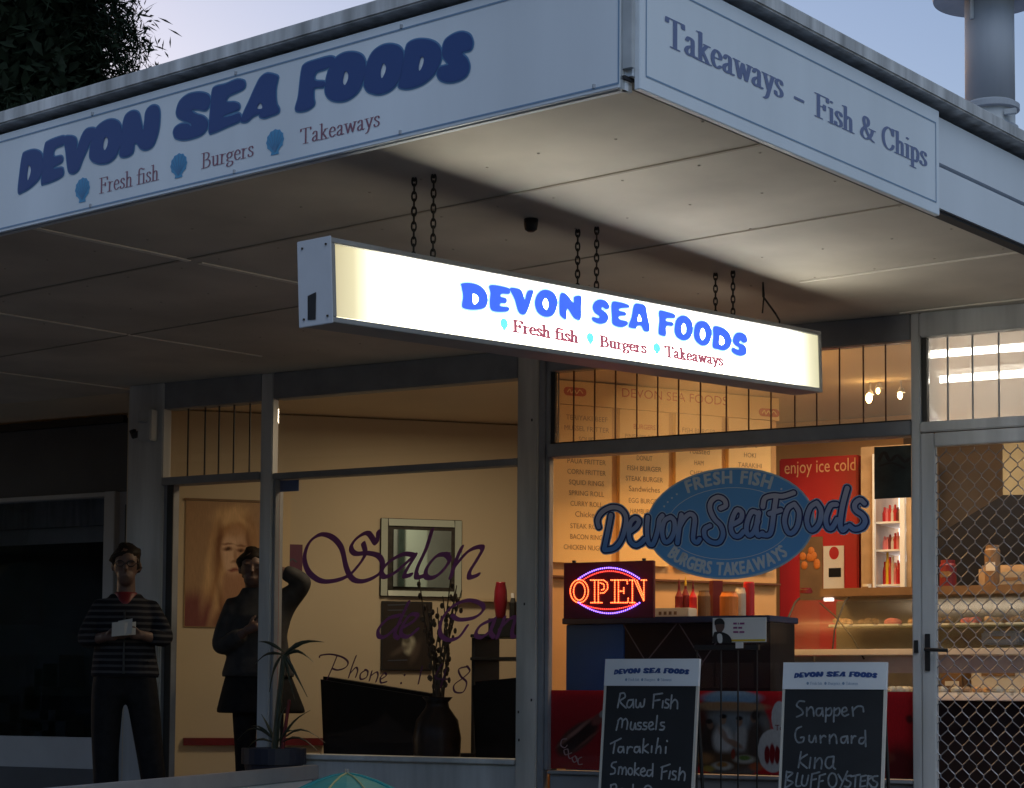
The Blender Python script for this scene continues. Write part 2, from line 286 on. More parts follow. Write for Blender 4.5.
def empty(name, loc, label, cat, group=None, rz=0, kind=None):
    o = bpy.data.objects.new(name, None); COL.objects.link(o); o.location = loc; o.rotation_euler.z = rz
    o.empty_display_size = .1
    return tag(o, label, cat, group, kind)
def tag(o, label=None, cat=None, group=None, kind=None):
    if label: o['label'] = label
    if cat: o['category'] = cat
    if group: o['group'] = group
    if kind: o['kind'] = kind
    return o
class MB:
    def __init__(s): s.v = []; s.f = []
    def add(s, v, f):
        k = len(s.v); s.v += [Vector(p) for p in v]; s.f += [[i + k for i in q] for q in f]; return s
    def box(s, a, b):
        x0, x1 = sorted((a[0], b[0])); y0, y1 = sorted((a[1], b[1])); z0, z1 = sorted((a[2], b[2]))
        return s.add([(x0, y0, z0), (x1, y0, z0), (x1, y1, z0), (x0, y1, z0), (x0, y0, z1), (x1, y0, z1), (x1, y1, z1), (x0, y1, z1)],
                     [(0, 3, 2, 1), (4, 5, 6, 7), (0, 1, 5, 4), (1, 2, 6, 5), (2, 3, 7, 6), (3, 0, 4, 7)])
    def obox(s, o, ex, ey, ez, sx, sy, sz):   # oriented box from corner o
        o = Vector(o); ex = Vector(ex)*sx; ey = Vector(ey)*sy; ez = Vector(ez)*sz
        return s.add([o, o+ex, o+ex+ey, o+ey, o+ez, o+ex+ez, o+ex+ey+ez, o+ey+ez],
                     [(0, 3, 2, 1), (4, 5, 6, 7), (0, 1, 5, 4), (1, 2, 6, 5), (2, 3, 7, 6), (3, 0, 4, 7)])
    def slab(s, P, u0, v0, u1, v1, d0, d1):   # box on a plane from depth d0 to d1 (towards viewer positive)
        u0, u1 = sorted((u0, u1)); v0, v1 = sorted((v0, v1)); d0, d1 = sorted((d0, d1))
        return s.obox(P.pt(u0, v0, d0), P.ex, P.ey, P.n, u1-u0, v1-v0, d1-d0)
    def prism(s, base, top):
        n = len(base)
        return s.add(list(base) + list(top), [list(range(n))[::-1], list(range(n, 2*n))] + [[i, (i+1) % n, n+(i+1) % n, n+i] for i in range(n)])
    def tube(s, pts, r, n=8, closed=False, cap=True):
        pts = [Vector(p) for p in pts]; N = len(pts)
        rs = r if isinstance(r, (list, tuple)) else [r]*N
        rings = []; up = None
        for i, p in enumerate(pts):
            a = pts[i-1] if (i > 0 or closed) else p; b = pts[(i+1) % N] if (i < N-1 or closed) else p
            t = (b - a).normalized()
            if up is None: up = t.orthogonal().normalized()
            up = (up - t*up.dot(t));
            if up.length < 1e-5: up = t.orthogonal()
            up.normalize(); w = t.cross(up)
            rings.append([p + (up*math.cos(2*math.pi*k/n) + w*math.sin(2*math.pi*k/n))*rs[i] for k in range(n)])
        k0 = len(s.v)
        for q in rings: s.v += q
        for i in range(N if closed else N-1):
            j = (i+1) % N
            for k in range(n): s.f.append([k0+i*n+k, k0+i*n+(k+1) % n, k0+j*n+(k+1) % n, k0+j*n+k])
        if cap and not closed:
            s.f.append([k0+k for k in range(n)][::-1]); s.f.append([k0+(N-1)*n+k for k in range(n)])
        return s
    def lathe(s, c, prof, n=20):   # profile of (radius, z)
        c = Vector(c); k0 = len(s.v)
        for r, z in prof: s.v += [c + Vector((r*math.cos(2*math.pi*k/n), r*math.sin(2*math.pi*k/n), z)) for k in range(n)]
        for i in range(len(prof)-1):
            for k in range(n): s.f.append([k0+i*n+k, k0+i*n+(k+1) % n, k0+(i+1)*n+(k+1) % n, k0+(i+1)*n+k])
        s.f.append([k0+k for k in range(n)][::-1]); s.f.append([k0+(len(prof)-1)*n+k for k in range(n)])
        return s
    def ball(s, c, rx, ry=None, rz=None, n=12, m=8):
        ry = ry or rx; rz = rz or rx; c = Vector(c); k0 = len(s.v)
        s.v.append(c + Vector((0, 0, -rz)))
        for i in range(1, m):
            a = -math.pi/2 + math.pi*i/m
            for k in range(n): s.v.append(c + Vector((rx*math.cos(a)*math.cos(2*math.pi*k/n), ry*math.cos(a)*math.sin(2*math.pi*k/n), rz*math.sin(a))))
        s.v.append(c + Vector((0, 0, rz))); L = len(s.v)-1
        for k in range(n):
            s.f.append([k0, k0+1+(k+1) % n, k0+1+k]); s.f.append([L, L-n+k, L-n+(k+1) % n])
        for i in range(m-2):
            for k in range(n): s.f.append([k0+1+i*n+k, k0+1+i*n+(k+1) % n, k0+1+(i+1)*n+(k+1) % n, k0+1+(i+1)*n+k])
        return s
    def build(s, name, m, parent=None, smooth=False, bevel=0):
        me = bpy.data.meshes.new(name); me.from_pydata([tuple(v) for v in s.v], [], s.f); me.update()
        if bevel:
            bm = bmesh.new(); bm.from_mesh(me); bmesh.ops.bevel(bm, geom=bm.edges[:], offset=bevel, segments=2, affect='EDGES', clamp_overlap=True)
            bm.to_mesh(me); bm.free()
        return link(name, me, m, parent, smooth)
def parent_world(o):
    return parent_world(o.parent) @ o.matrix_parent_inverse @ o.matrix_basis if o.parent else o.matrix_basis.copy()
def link(name, me, m, parent=None, smooth=False):
    me.materials.append(M[m] if isinstance(m, str) else m)
    if smooth: me.polygons.foreach_set('use_smooth', [True]*len(me.polygons))
    o = bpy.data.objects.new(name, me); COL.objects.link(o)
    if parent:
        o.parent = parent; o.matrix_parent_inverse = parent_world(parent).inverted()
    elif len(me.vertices):      # a thing that is one mesh: origin at its base
        xs = [v.co.x for v in me.vertices]; ys = [v.co.y for v in me.vertices]; z = min(v.co.z for v in me.vertices)
        c = Vector(((min(xs)+max(xs))/2, (min(ys)+max(ys))/2, z))
        me.transform(Matrix.Translation(-c)); o.location = c
    return o
# ---- flat graphics: strokes and outlines united into one sheet without overlaps
def smooth_pts(p, closed=False, k=5):
    n = len(p); out = []
    if n < 3: return list(p)
    rng = n if closed else n-1
    for i in range(rng):
        if closed: a, b, c, d = p[i-1], p[i], p[(i+1) % n], p[(i+2) % n]
        else: a, b, c, d = p[max(i-1, 0)], p[i], p[i+1], p[min(i+2, n-1)]
        for j in range(k):
            t = j/k
            out.append(tuple(.5*(2*b[q] + (c[q]-a[q])*t + (2*a[q]-5*b[q]+4*c[q]-d[q])*t*t + (3*b[q]-a[q]-3*c[q]+d[q])*t**3) for q in (0, 1)))
    if not closed: out.append(tuple(p[-1]))
    return out
def pen(w, h, ang=0, n=10):
    c, s = math.cos(ang), math.sin(ang)
    return [(w/2*math.cos(2*math.pi*i/n)*c - h/2*math.sin(2*math.pi*i/n)*s, w/2*math.cos(2*math.pi*i/n)*s + h/2*math.sin(2*math.pi*i/n)*c) for i in range(n)]
def hulls(path, pn, closed=False):
    out = []; n = len(path)
    for i in range(n if closed else max(n-1, 1)):
        a = path[i]; b = path[(i+1) % n]
        pts = [Vector((a[0]+q[0], a[1]+q[1])) for q in pn] + [Vector((b[0]+q[0], b[1]+q[1])) for q in pn]
        h = convex_hull_2d(pts); out.append([tuple(pts[k]) for k in h])
    return out
def unite(polys, holes=()):
    """polys: filled; holes: list of polygons cut out of the first outlines marked by index"""
    vs = []; fs = []
    for p in list(polys) + list(holes):
        k = len(vs); vs += [Vector(q) for q in p]; fs.append(list(range(k, k+len(p))))
    nh = len(polys)
    r = delaunay_2d_cdt(vs, [], fs, 1, 1e-7)
    keep = []
    for f, o in zip(r[2], r[5]):
        o = set(o)
        if not o: continue
        if any(i >= nh for i in o): continue
        keep.append(list(f))
    return r[0], keep
def shape2d(outlines=(), holes=(), strokes=()):
    """outlines with holes, plus stroke polygons that also cover the holes"""
    vs = []; fs = []; kind = []
    for kd, L in ((0, outlines), (1, holes), (2, strokes)):
        for p in L:
            if sum(p[i-1][0]*p[i][1]-p[i][0]*p[i-1][1] for i in range(len(p))) < 0: p = p[::-1]
            k = len(vs); vs += [Vector(q) for q in p]; fs.append(list(range(k, k+len(p)))); kind.append(kd)
    if not fs: return [], []
    r = delaunay_2d_cdt(vs, [], fs, 1, 1e-7); keep = []
    for f, o in zip(r[2], r[5]):
        ks = {kind[i] for i in o}
        if 2 in ks or (0 in ks and 1 not in ks): keep.append(list(f))
    return r[0], keep
class Sheet:
    def __init__(s, P, off): s.P = P; s.off = off; s.v = []; s.f = []
    def add(s, vf):
        v, f = vf; k = len(s.v)
        s.v += [s.P.pt(q[0], q[1], s.off) for q in v]
        for t in f:
            a, b, c = v[t[0]], v[t[1]], v[t[2]]
            ar = (b[0]-a[0])*(c[1]-a[1]) - (b[1]-a[1])*(c[0]-a[0])
            s.f.append([i+k for i in (t if ar > 0 else t[::-1])])
        return s
    def poly(s, p): return s.add(shape2d([p]))
    def rect(s, u0, v0, u1, v1): return s.poly([(u0, v0), (u1, v0), (u1, v1), (u0, v1)])
    def stroke(s, paths, w, h=None, ang=0, closed=False):
        pn = pen(w, h or w, ang); H = []
        for p in paths: H += hulls(p, pn, closed)
        return s.add(shape2d(strokes=H))
    def build(s, name, m, parent=None):
        me = bpy.data.meshes.new(name); me.from_pydata([tuple(v) for v in s.v], [], s.f); me.update()
        return link(name, me, m, parent)
def print_sheet(P, u0, v0, u1, v1, off, name, m, parent):
    me = bpy.data.meshes.new(name); me.from_pydata([tuple(P.pt(u, v, off)) for u, v in ((u0, v0), (u1, v0), (u1, v1), (u0, v1))], [], [(0, 1, 2, 3)])
    uv = me.uv_layers.new(name='uv')
    for l_, c_ in zip(uv.data, ((0, 0), (1, 0), (1, 1), (0, 1))): l_.uv = c_
    return link(name, me, m, parent)
def ellipse(c, rx, ry, n=48, rot=0):
    cs, sn = math.cos(rot), math.sin(rot)
    return [(c[0]+rx*math.cos(2*math.pi*i/n)*cs-ry*math.sin(2*math.pi*i/n)*sn, c[1]+rx*math.cos(2*math.pi*i/n)*sn+ry*math.sin(2*math.pi*i/n)*cs) for i in range(n)]
# ---- plain sans lettering from the built-in font
_tc = {}
def text2d(s):
    if s in _tc: return _tc[s]
    cu = bpy.data.curves.new('lettering', 'FONT'); cu.body = s; cu.size = 1; cu.resolution_u = 3
    o = bpy.data.objects.new('lettering', cu); COL.objects.link(o)
    dg = bpy.context.evaluated_depsgraph_get(); dg.update()
    me = bpy.data.meshes.new_from_object(o.evaluated_get(dg))
    v = [(p.co.x, p.co.y) for p in me.vertices]; f = [list(p.vertices) for p in me.polygons]
    bpy.data.objects.remove(o); bpy.data.curves.remove(cu); bpy.data.meshes.remove(me)
    tri = []
    for q in f:
        for i in range(1, len(q)-1): tri.append([q[0], q[i], q[i+1]])
    xs = [p[0] for p in v] or [0]; _tc[s] = (v, tri, min(xs), max(xs)); return _tc[s]
def put_text(sheet, s, p0, width=None, cap=None, dirv=(1, 0), align=0, slant=0, bold=0):
    """cap: height of capitals (built-in capitals are about .73 high)"""
    v, f, x0, x1 = text2d(s)
    if not v: return
    sy = (cap/.73) if cap else width/(x1-x0); sx = width/(x1-x0) if width else sy
    L = math.hypot(*dirv); d = (dirv[0]/L, dirv[1]/L); n = (-d[1], d[0]); o = -(x1-x0)*sx*align
    pts = [(p0[0]+((x-x0)*sx+o+slant*y*sy)*d[0]+y*sy*n[0], p0[1]+((x-x0)*sx+o+slant*y*sy)*d[1]+y*sy*n[1]) for x, y in v]
    if bold: sheet.add(shape2d(strokes=[[(pts[i][0]+a*bold, pts[i][1]+b*bold) for i in t] for t in f for a, b in ((-1, -.7), (1, -.7), (-1, .7), (1, .7), (0, 0))]))
    else: sheet.add((pts, f))
# ---- a bookish serif drawn with a broad pen
def _l(*p): return ('l', p)
def _c(*p): return ('c', p)
SERIF = {
 'T': (.72, [_l((.05, .97), (.65, .97)), _l((.35, .97), (.35, .02)), _l((.22, .02), (.48, .02)), _l((.05, .97), (.04, .82)), _l((.65, .97), (.66, .82))]),
 'a': (.48, [_c((.08, .5), (.16, .63), (.28, .61), (.31, .48), (.31, .12), (.37, .03), (.44, .06)), _c((.31, .38), (.12, .28), (.06, .14), (.14, .03), (.24, .06), (.31, .16))]),
 'k': (.55, [_l((.13, 1), (.13, .02)), _l((.03, .98), (.13, .98)), _l((0.02, .02), (.25, .02)), _l((.13, .28), (.38, .62)), _l((.3, .63), (.47, .63)), _l((.21, .38), (.43, .04)), _l((.34, .02), (.53, .02))]),
 'e': (.47, [_c((.08, .37), (.37, .38), (.35, .56), (.22, .64), (.1, .5), (.07, .3), (.13, .1), (.25, .03), (.4, .14))]),
 'w': (.74, [_l((.08, .62), (.22, .04)), _l((.22, .04), (.36, .6)), _l((.36, .6), (.5, .04)), _l((.5, .04), (.64, .62)), _l((0, .63), (.18, .63)), _l((.56, .63), (.73, .63))]),
 'y': (.5, [_l((.08, .62), (.25, .06)), _l((.42, .62), (.25, .06)), _c((.25, .06), (.17, -.18), (.06, -.26)), _l((0, .63), (.18, .63)), _l((.34, .63), (.5, .63))]),
 's': (.4, [_c((.32, .5), (.28, .62), (.16, .63), (.08, .51), (.16, .38), (.3, .26), (.31, .1), (.18, .02), (.07, .06), (.05, .17))]),
 'F': (.62, [_l((.14, .98), (.14, .02)), _l((.02, .97), (.56, .97)), _l((.56, .97), (.57, .8)), _l((.14, .52), (.42, .52)), _l((.42, .62), (.42, .42)), _l((.02, .02), (.28, .02))]),
 'r': (.4, [_l((.12, .62), (.12, .02)), _l((0, .02), (.26, .02)), _l((.01, .62), (.12, .62)), _c((.12, .42), (.2, .58), (.34, .59))]),
 'h': (.53, [_l((.12, 1), (.12, .02)), _l((.02, .98), (.12, .98)), _l((.02, .02), (.23, .02)), _c((.12, .45), (.24, .61), (.36, .57), (.38, .4)), _l((.38, .42), (.38, .02)), _l((.29, .02), (.5, .02))]),
 'f': (.36, [_c((.4, .9), (.3, .99), (.18, .92), (.15, .75)), _l((.15, .8), (.15, .02)), _l((.02, .62), (.32, .62)), _l((.03, .02), (.28, .02))]),
 'i': (.28, [_l((.13, .63), (.13, .02)), _l((.03, .62), (.13, .62)), _l((.02, .02), (.25, .02)), _l((.13, .88), (.13, .92))]),
 'B': (.64, [_l((.14, .98), (.14, .02)), _c((.02, .97), (.3, .97), (.46, .86), (.44, .64), (.3, .53), (.14, .52)), _c((.3, .52), (.5, .44), (.54, .22), (.4, .05), (.02, .02))]),
 'u': (.54, [_l((.12, .63), (.12, .2)), _c((.12, .2), (.16, .05), (.26, .03), (.39, .16)), _l((.39, .63), (.39, .02)), _l((.02, .62), (.12, .62)), _l((.29, .62), (.39, .62)), _l((.39, .02), (.51, .02))]),
 'g': (.48, [_c((.2, .63), (.07, .5), (.09, .33), (.22, .27), (.35, .38), (.34, .55), (.2, .63)), _c((.12, .26), (.07, .14), (.2, .06), (.38, .02), (.4, -.14), (.22, -.26), (.05, -.18), (.12, -.02)), _l((.34, .59), (.46, .62))]),
 'C': (.7, [_c((.58, .72), (.52, .9), (.34, .98), (.14, .8), (.08, .5), (.16, .16), (.36, .02), (.54, .12), (.6, .28)), _l((.58, .98), (.58, .7))]),
 'p': (.52, [_l((.12, .63), (.12, -.26)), _l((.02, -.26), (.25, -.26)), _l((.02, .62), (.12, .62)), _c((.12, .5), (.26, .64), (.4, .5), (.4, .2), (.28, .03), (.12, .12))]),
 '&': (.8, [_c((.64, .5), (.52, .2), (.28, .02), (.09, .16), (.16, .42), (.4, .66), (.42, .88), (.3, .98), (.2, .84), (.28, .5), (.48, .16), (.68, .03)), _l((.5, .52), (.74, .52))]),
 '-': (.4, [_l((.05, .32), (.3, .32)), _l((.05, .35), (.3, .35)), _l((.05, .29), (.3, .29))]), ' ': (.3, [])}
def serif(sheet, s, p0, p1, cap, thick=.135, thin=.04):
    """baseline from p0 to p1 (plane units), capital height cap"""
    adv = sum(SERIF[ch][0] for ch in s); L = math.hypot(p1[0]-p0[0], p1[1]-p0[1]); sx = L/adv; d = ((p1[0]-p0[0])/L, (p1[1]-p0[1])/L)
    x = 0; pn = pen(thick*sx, thin*cap)
    for ch in s:
        H = []
        for kd, pts in SERIF[ch][1]:
            q = smooth_pts(list(pts), False, 4) if kd == 'c' else list(pts)
            q = [(p0[0]+(x+a)*sx*d[0], p0[1]+(x+a)*sx*d[1]+b*cap) for a, b in q]
            H += hulls(q, pn)
        if H: sheet.add(shape2d(strokes=H))
        x += SERIF[ch][0]

# ================================================================== SETTING
tag(MB().box((-40, -30, -.3), (40, 60, -.15)).build('road', 'asphalt'), kind='structure')
g = MB(); g.box((-40, 3.2, -.149), (40, 60, 0)); tag(g.build('footpath', 'concrete'), kind='structure')

# row of shops and clipped greenery, unseen, added to block low sky light
op_ = empty('sky_blocker_building', (-8, -14, -.15), 'unseen two storey row of shops added behind the viewer to block low sky light', 'building')
MB().box((-34, -18, -.15), (14, -14, 5.6)).build('wall', 'neighbour', op_)
MB().box((-34.3, -18.3, 5.6), (14.3, -13.7, 5.85)).build('roof', 'galv', op_)
for k_ in range(9):
    x_ = -32+k_*5.0; MB().box((x_, -14.05, .6), (x_+3.6, -13.99, 2.6)).build('window', 'dark_room', op_)
    MB().box((x_+.6, -14.05, 3.4), (x_+2.8, -13.99, 4.7)).build('window', 'dark_room', op_)
hg = MB(); rng = random.Random(2)
for k_ in range(70): hg.ball((-14.5+rng.gauss(0, .5), -9+k_*.2, rng.uniform(.3, 3.8)), .9, .9, .8, 8, 6)
tag(hg.build('sky_blocker_hedge', 'leaf'), 'unseen clipped greenery added beyond the left edge to block sky light', 'sky_blocker_hedge')

YF = 9.086                                   # plane of the shop windows
PF = Plane((0, YF, 0), (1, 0, 0), (0, -1, 0))
def atYp(px, py, Y): return atY(px, py, Y)
CA = R(9.5)
UU = Vector((-math.cos(CA), math.sin(CA), 0)); VV = Vector((math.sin(CA), math.cos(CA), 0))
ZS = 2.612                                  # soffit
KC = hit(628, 87.5, Vector((0, 0, 2.56)), Vector((0, 0, 1)))       # street corner of the canopy, lower edge
PL = Plane(KC, -UU, -VV)                    # fascia over the left street front
PR = Plane(KC, VV, -UU)                     # fascia over the right street front
PS = Plane((0, 0, ZS), (1, 0, 0), (0, 0, -1))

# ------------------------------------------------------------------ corner shop building
shop = empty('shop_building', (-5, YF, 0), 'single storey corner shop with glazed front under a wide pale canopy', 'building')
XD0, XD1 = -7.55, -6.86        # open salon doorway
# walls, piers
def X(px, d=0, py=600): return atY(px, py, YF-d).x          # x of something whose visible face stands d in front of the glass
def Zf(z, d): return .757 + (z-.757)*(YF-d)/YF
MB().box((X(125, .06), YF-.06, 0), (X(160, .06), YF+.02, 2.611)).build('pier', 'paint', shop, bevel=.006)
MB().box((X(516, .05), YF-.05, 0), (X(536.5, .05), YF+.02, 2.611)).build('pillar', 'paint_warm', shop, bevel=.006)
MB().box((-1.945, YF-.10, 0), (-1.75, YF+.12, 2.611)).build('pier', 'paint', shop)
for px, py in ((524.5, 604), (531.5, 700), (518.5, 712), (519, 740), (532, 420)):
    p_ = atY(px, py, YF-.05); MB().box((p_.x-.004, YF-.053, p_.z-.007), (p_.x+.004, YF-.05, p_.z+.007)).build('nail_hole', 'gasket', shop)
xs0, xs1 = X(272, 0), X(516, .05)-.002
MB().box((xs0, YF-.03, 0), (xs1, YF+.12, .405)).box((xs0, YF-.06, .407), (xs1, YF+.12, .434)).build('sill_wall', 'paint', shop, bevel=.004)
xt0, xt1 = X(549, .04), X(912, .05)-.002
MB().box((xt0, YF-.02, 0), (xt1, YF+.12, .362)).box((xt0, YF-.05, .364), (xt1, YF+.12, .381)).build('sill_wall', 'casing', shop, bevel=.004)
xp = X(160.5, .05); XM0, XM1 = X(258, .05), X(270, .05)
w = MB().box((xp, YF-.06, 2.0), (XM0-.002, YF+.05, 2.045)).box((xp, YF-.05, 2.455), (XM0-.002, YF+.05, 2.611)).box((xp, YF-.04, 0), (X(172, .04), YF+.01, 1.999)).build('door_frame', 'paint_dark', shop)
MB().box((xp, YF+.0, 2.046), (XM0-.003, YF+.006, 2.454)).build('pane', 'glass', w)
MB().box((X(166, .04)+.0, YF-.046, 0), (X(172, .04), YF-.041, 1.999)).build('door_seal', 'gasket', w)
for px in (185, 202, 216, 231, 247):
    x = X(px, .008); MB().box((x-.004, YF-.008, 2.047), (x+.004, YF-.001, 2.453)).build('glazing_bar', 'gasket', w)
MB().box((XM0, YF-.05, 0), (XM1, YF+.012, 2.611)).build('mullion', 'paint', shop, bevel=.006)
w = MB().box((XM1+.002, YF-.05, 1.997), (xs1, YF+.05, 2.032)).box((XM1+.002, YF-.05, 2.462), (xs1, YF+.05, 2.611)).box((XM1+.002, YF-.04, .435), (XM1+.02, YF+.04, 1.996)).build('window_frame', 'paint_dark', shop, bevel=.004)
MB().box((XM1+.021, YF, .435), (xs1, YF+.006, 1.996)).build('pane', 'glass', w)
MB().box((XM1+.002, YF, 2.033), (xs1, YF+.006, 2.461)).build('pane', 'glass', w)
xf0, xf1 = X(537.5, .04)+.001, X(543.5, .04)
w = MB().box((xf0, YF-.04, .0), (xf1, YF+.02, 2.611)).box((xf1+.002, YF-.03, .383), (X(548.5, .03), YF+.02, 2.611)).box((X(548.5, .03)+.002, YF-.06, 2.026), (xt1, YF+.05, 2.094)).box((X(548.5, .03)+.002, YF-.05, 2.485), (xt1, YF+.05, 2.611)).build('window_frame', 'paint_dark', shop, bevel=.004)
xg = X(553.8, .02)
MB().box((X(548.5, .03)+.003, YF-.02, 2.096), (xg, YF+.03, 2.483)).box((xg+.001, YF-.02, 2.096), (xt1, YF+.03, 2.106)).build('gasket', 'gasket', w)
MB().box((X(548.5, .03)+.002, YF, .383), (xt1, YF+.006, 2.025)).build('pane', 'glass', w)
MB().box((xg+.001, YF, 2.107), (xt1, YF+.006, 2.483)).build('pane', 'glass_ribbed', w)
for px in (572.5, 593.5, 614.5, 636, 657, 678, 700, 726, 748.5, 771, 795, 817, 840, 864, 886.5):
    x = X(px, .008); MB().box((x-.0032, YF-.008, 2.107), (x+.0032, YF-.001, 2.482)).build('glazing_bar', 'menu_sep', w)
xd0, xd1 = X(912, .05), X(921, .05)
w = MB().box((xd0, YF-.05, 0), (xd1, YF+.02, 2.611)).box((xd1+.002, YF-.055, 2.035), (-1.947, YF+.05, 2.085)).box((xd1+.002, YF-.055, 2.495), (-1.947, YF+.05, 2.611)).build('door_frame', 'paint', shop, bevel=.005)
xk = X(928, .03)
MB().box((xd1+.003, YF-.03, 2.087), (xk, YF+.03, 2.493)).build('gasket', 'gasket', w)
MB().box((xk+.001, YF, 2.087), (-1.947, YF+.006, 2.493)).build('pane', 'glass_frost', w)
for px in (949, 974, 1000.5, 1027):
    x = X(px, .008); MB().box((x-.004, YF-.008, 2.088), (x+.004, YF-.001, 2.492)).build('glazing_bar', 'casing', w)
xe0, xe1 = X(921.5, .05), X(935, .05)
d = MB().box((xe0, YF-.05, .02), (xe1, YF+.0, 2.03)).box((-2.01, YF-.05, .02), (-1.95, YF, 2.03)).box((xe1+.001, YF-.05, 1.965), (-2.011, YF, 2.03)).box((xe1+.001, YF-.05, .02), (-2.011, YF, .1)).build('security_door', 'paint', shop, bevel=.004)
ms = MB(); xa, xb, za, zb = xe1, -2.009, .1, 1.966; pw_ = .068; ph = .088
pa_ = pw_/2; cols = int((xb-xa)/pa_)+1
for i in range(cols+1):
    x = xa + i*pa_; pts = []; z = za; s_ = 1 if i % 2 else -1
    while z < zb:
        for dz_, kx_ in ((-.16, .96), (0, 1.03), (.16, .96), (.5, 0)):
            zz_ = z+dz_*ph/2
            if za <= zz_ <= zb: pts.append((min(max(x + s_*pa_*.5*kx_, xa), xb), YF-.028+.0022*s_*(1 if i % 2 else -1), zz_))
        z += ph/2; s_ = -s_
    ms.tube(pts, .0028, 4, cap=False)
ms.build('mesh_screen', 'mesh_wire', d)
xh = X(927, .06)
h = MB().box((xh-.012, YF-.062, .90), (xh+.012, YF-.051, 1.075)).build('handle', 'black', d, bevel=.002)
MB().tube([(xh, YF-.062, 1.0), (xh, YF-.095, 1.0), (xh+.11, YF-.1, .995)], .009, 8).build('lever', 'black', h)
MB().box((xd0+.012, YF-.062, .985), (xd0+.03, YF-.051, 1.045)).build('lock_plate', 'black', d)
# rooms behind the glass
MB().box((-13, YF+.16, -.02), (-1.75, 14, .012)).build('floor', 'floor', shop)
MB().box((-13, YF+.145, 2.61), (-1.75, 14.2, 2.66)).build('ceiling', 'ceiling', shop)
# salon wall runs back at 45 degrees
PW = Plane((-7.14, 10.83, 0), Vector((1, 1, 0)), Vector((1, -1, 0)))
PW.o.z = 0
MB().slab(PW, -1.5, 0, 3.0, 2.6, -.1, 0).build('salon_wall', 'salon_wall', shop)
c_ = PW.pt(-1.5, 0)
MB().prism([(-7.84, YF+.15, 0), (c_.x, c_.y-.01, 0), (c_.x-.1, c_.y-.01, 0), (-7.94, YF+.15, 0)], [(-7.84, YF+.15, 2.6), (c_.x, c_.y-.01, 2.6), (c_.x-.1, c_.y-.01, 2.6), (-7.94, YF+.15, 2.6)]).build('salon_wall', 'salon_wall', shop)
u0, v0 = PW.uv(183, 742.5); u1, v1 = PW.uv(262, 735)
MB().slab(PW, u0, v0-.018, u1+.4, v0+.03, .002, .03).build('skirting', 'darkred', shop)
MB().prism([(-5.08, YF+.13, 0), (-5.0, YF+.13, 0), (-5.28, 9.78, 0), (-5.42, 9.8, 0)], [(-5.08, YF+.13, 2.6), (-5.0, YF+.13, 2.6), (-5.28, 9.78, 2.6), (-5.42, 9.8, 2.6)]).build('party_wall', 'menu_wall', shop)
# wall with the menu, angled
ang = R(35); P0 = atY(548, 600, 9.9); DM = Vector((math.sin(ang), math.cos(ang), 0))
PM = Plane((P0.x, P0.y, 0), DM, Vector((DM.y, -DM.x, 0)))
um1 = PM.uv(779, 600)[0]
MB().slab(PM, -.12, 0, um1, 2.6, -.1, -.03).build('menu_wall', 'menu_wall', shop)
MB().box((-4.9, 12.2, 0), (-1.91, 12.3, 2.6)).build('shop_rear_wall', 'menu_wall', shop)
# canopy: soffit, fascia, capping, roof
z0, zt = 2.56, 3.06
uL = 9.0; vR = 9.0
SO = [KC + VV*.03 + UU*.03, KC + UU*uL + VV*.03, KC + UU*uL + VV*12, KC + VV*12 + UU*.03]
def canopy_slab(za, zb, ins=0.03):
    c = [KC + VV*ins + UU*ins, KC + VV*12 + UU*ins, KC + VV*12 + UU*uL, KC + VV*ins + UU*uL]
    m_ = MB(); m_.prism([Vector((p.x, p.y, za)) for p in c], [Vector((p.x, p.y, zb)) for p in c]); return m_
can = canopy_slab(2.662, 2.9).build('canopy', 'gap', shop)
# the soffit stops at the shop front
def on_front(dirp, start, y): t = (y-start.y)/dirp.y; return start + dirp*t
inner = [KC + VV*.03 + UU*.03]
a1 = KC + VV*.03 + UU*uL
inner = [KC + VV*.03 + UU*.03, on_front(VV, KC + UU*.03, YF-.0), Vector((a1.x, YF+.9, 0)), a1]
MB().prism([Vector((p.x, p.y, ZS)) for p in inner], [Vector((p.x, p.y, 2.66)) for p in inner]).build('soffit', 'soffit', can)
# strips and joints on the soffit
for A, B_, wd_, mt in (((20, 224), (189, 259.7), .028, 0), ((200, 262), (310, 285), .028, 0), ((-20, 309), (126, 333.5), .012, 0), ((128, 334), (262, 355.5), .010, 0), ((-20, 369), (155, 392), .012, 0),
                       ((800, 281), (1030, 249.5), .012, 0), ((900, 312), (1030, 297), .010, 0)):
    p, q = [hit(x, y, Vector((0, 0, ZS)), Vector((0, 0, 1))) for x, y in (A, B_)]
    d_ = (q-p).normalized(); s_ = Vector((-d_.y, d_.x, 0))
    MB().obox(p - s_*wd_/2 - Vector((0, 0, .008)), d_, s_, Vector((0, 0, 1)), (q-p).length, wd_, .0065).build('soffit_batten', 'soffit_batten', can)
for A, wd_ in (((735, 149), .016), ((905, 203.5), .010)):
    p = hit(*A, Vector((0, 0, ZS)), Vector((0, 0, 1))); w_ = p-KC; v_ = w_.dot(VV); q = KC + VV*v_ + UU*.04; q.z = ZS
    MB().obox(q - VV*wd_/2 - Vector((0, 0, .0045)), UU, VV, Vector((0, 0, 1)), 7.5, wd_, .0035).build('soffit_joint', 'joint', can)
nl = MB(); rng = random.Random(6)
for v_ in (.12, .55, 1.0, 1.45, 1.9, 2.35, 2.8):
    for k_ in range(16):
        p = KC + VV*(v_+rng.gauss(0, .012)) + UU*(.12+k_*.3+rng.gauss(0, .02)); p.z = ZS; nl.lathe(p - Vector((0, 0, .003)), [(.004, 0), (.006, .0025)], 6)
tag(nl.build('nail_head', 'joint', can), kind='stuff')
k_ = hit(531, 219, Vector((0, 0, ZS)), Vector((0, 0, 1)))
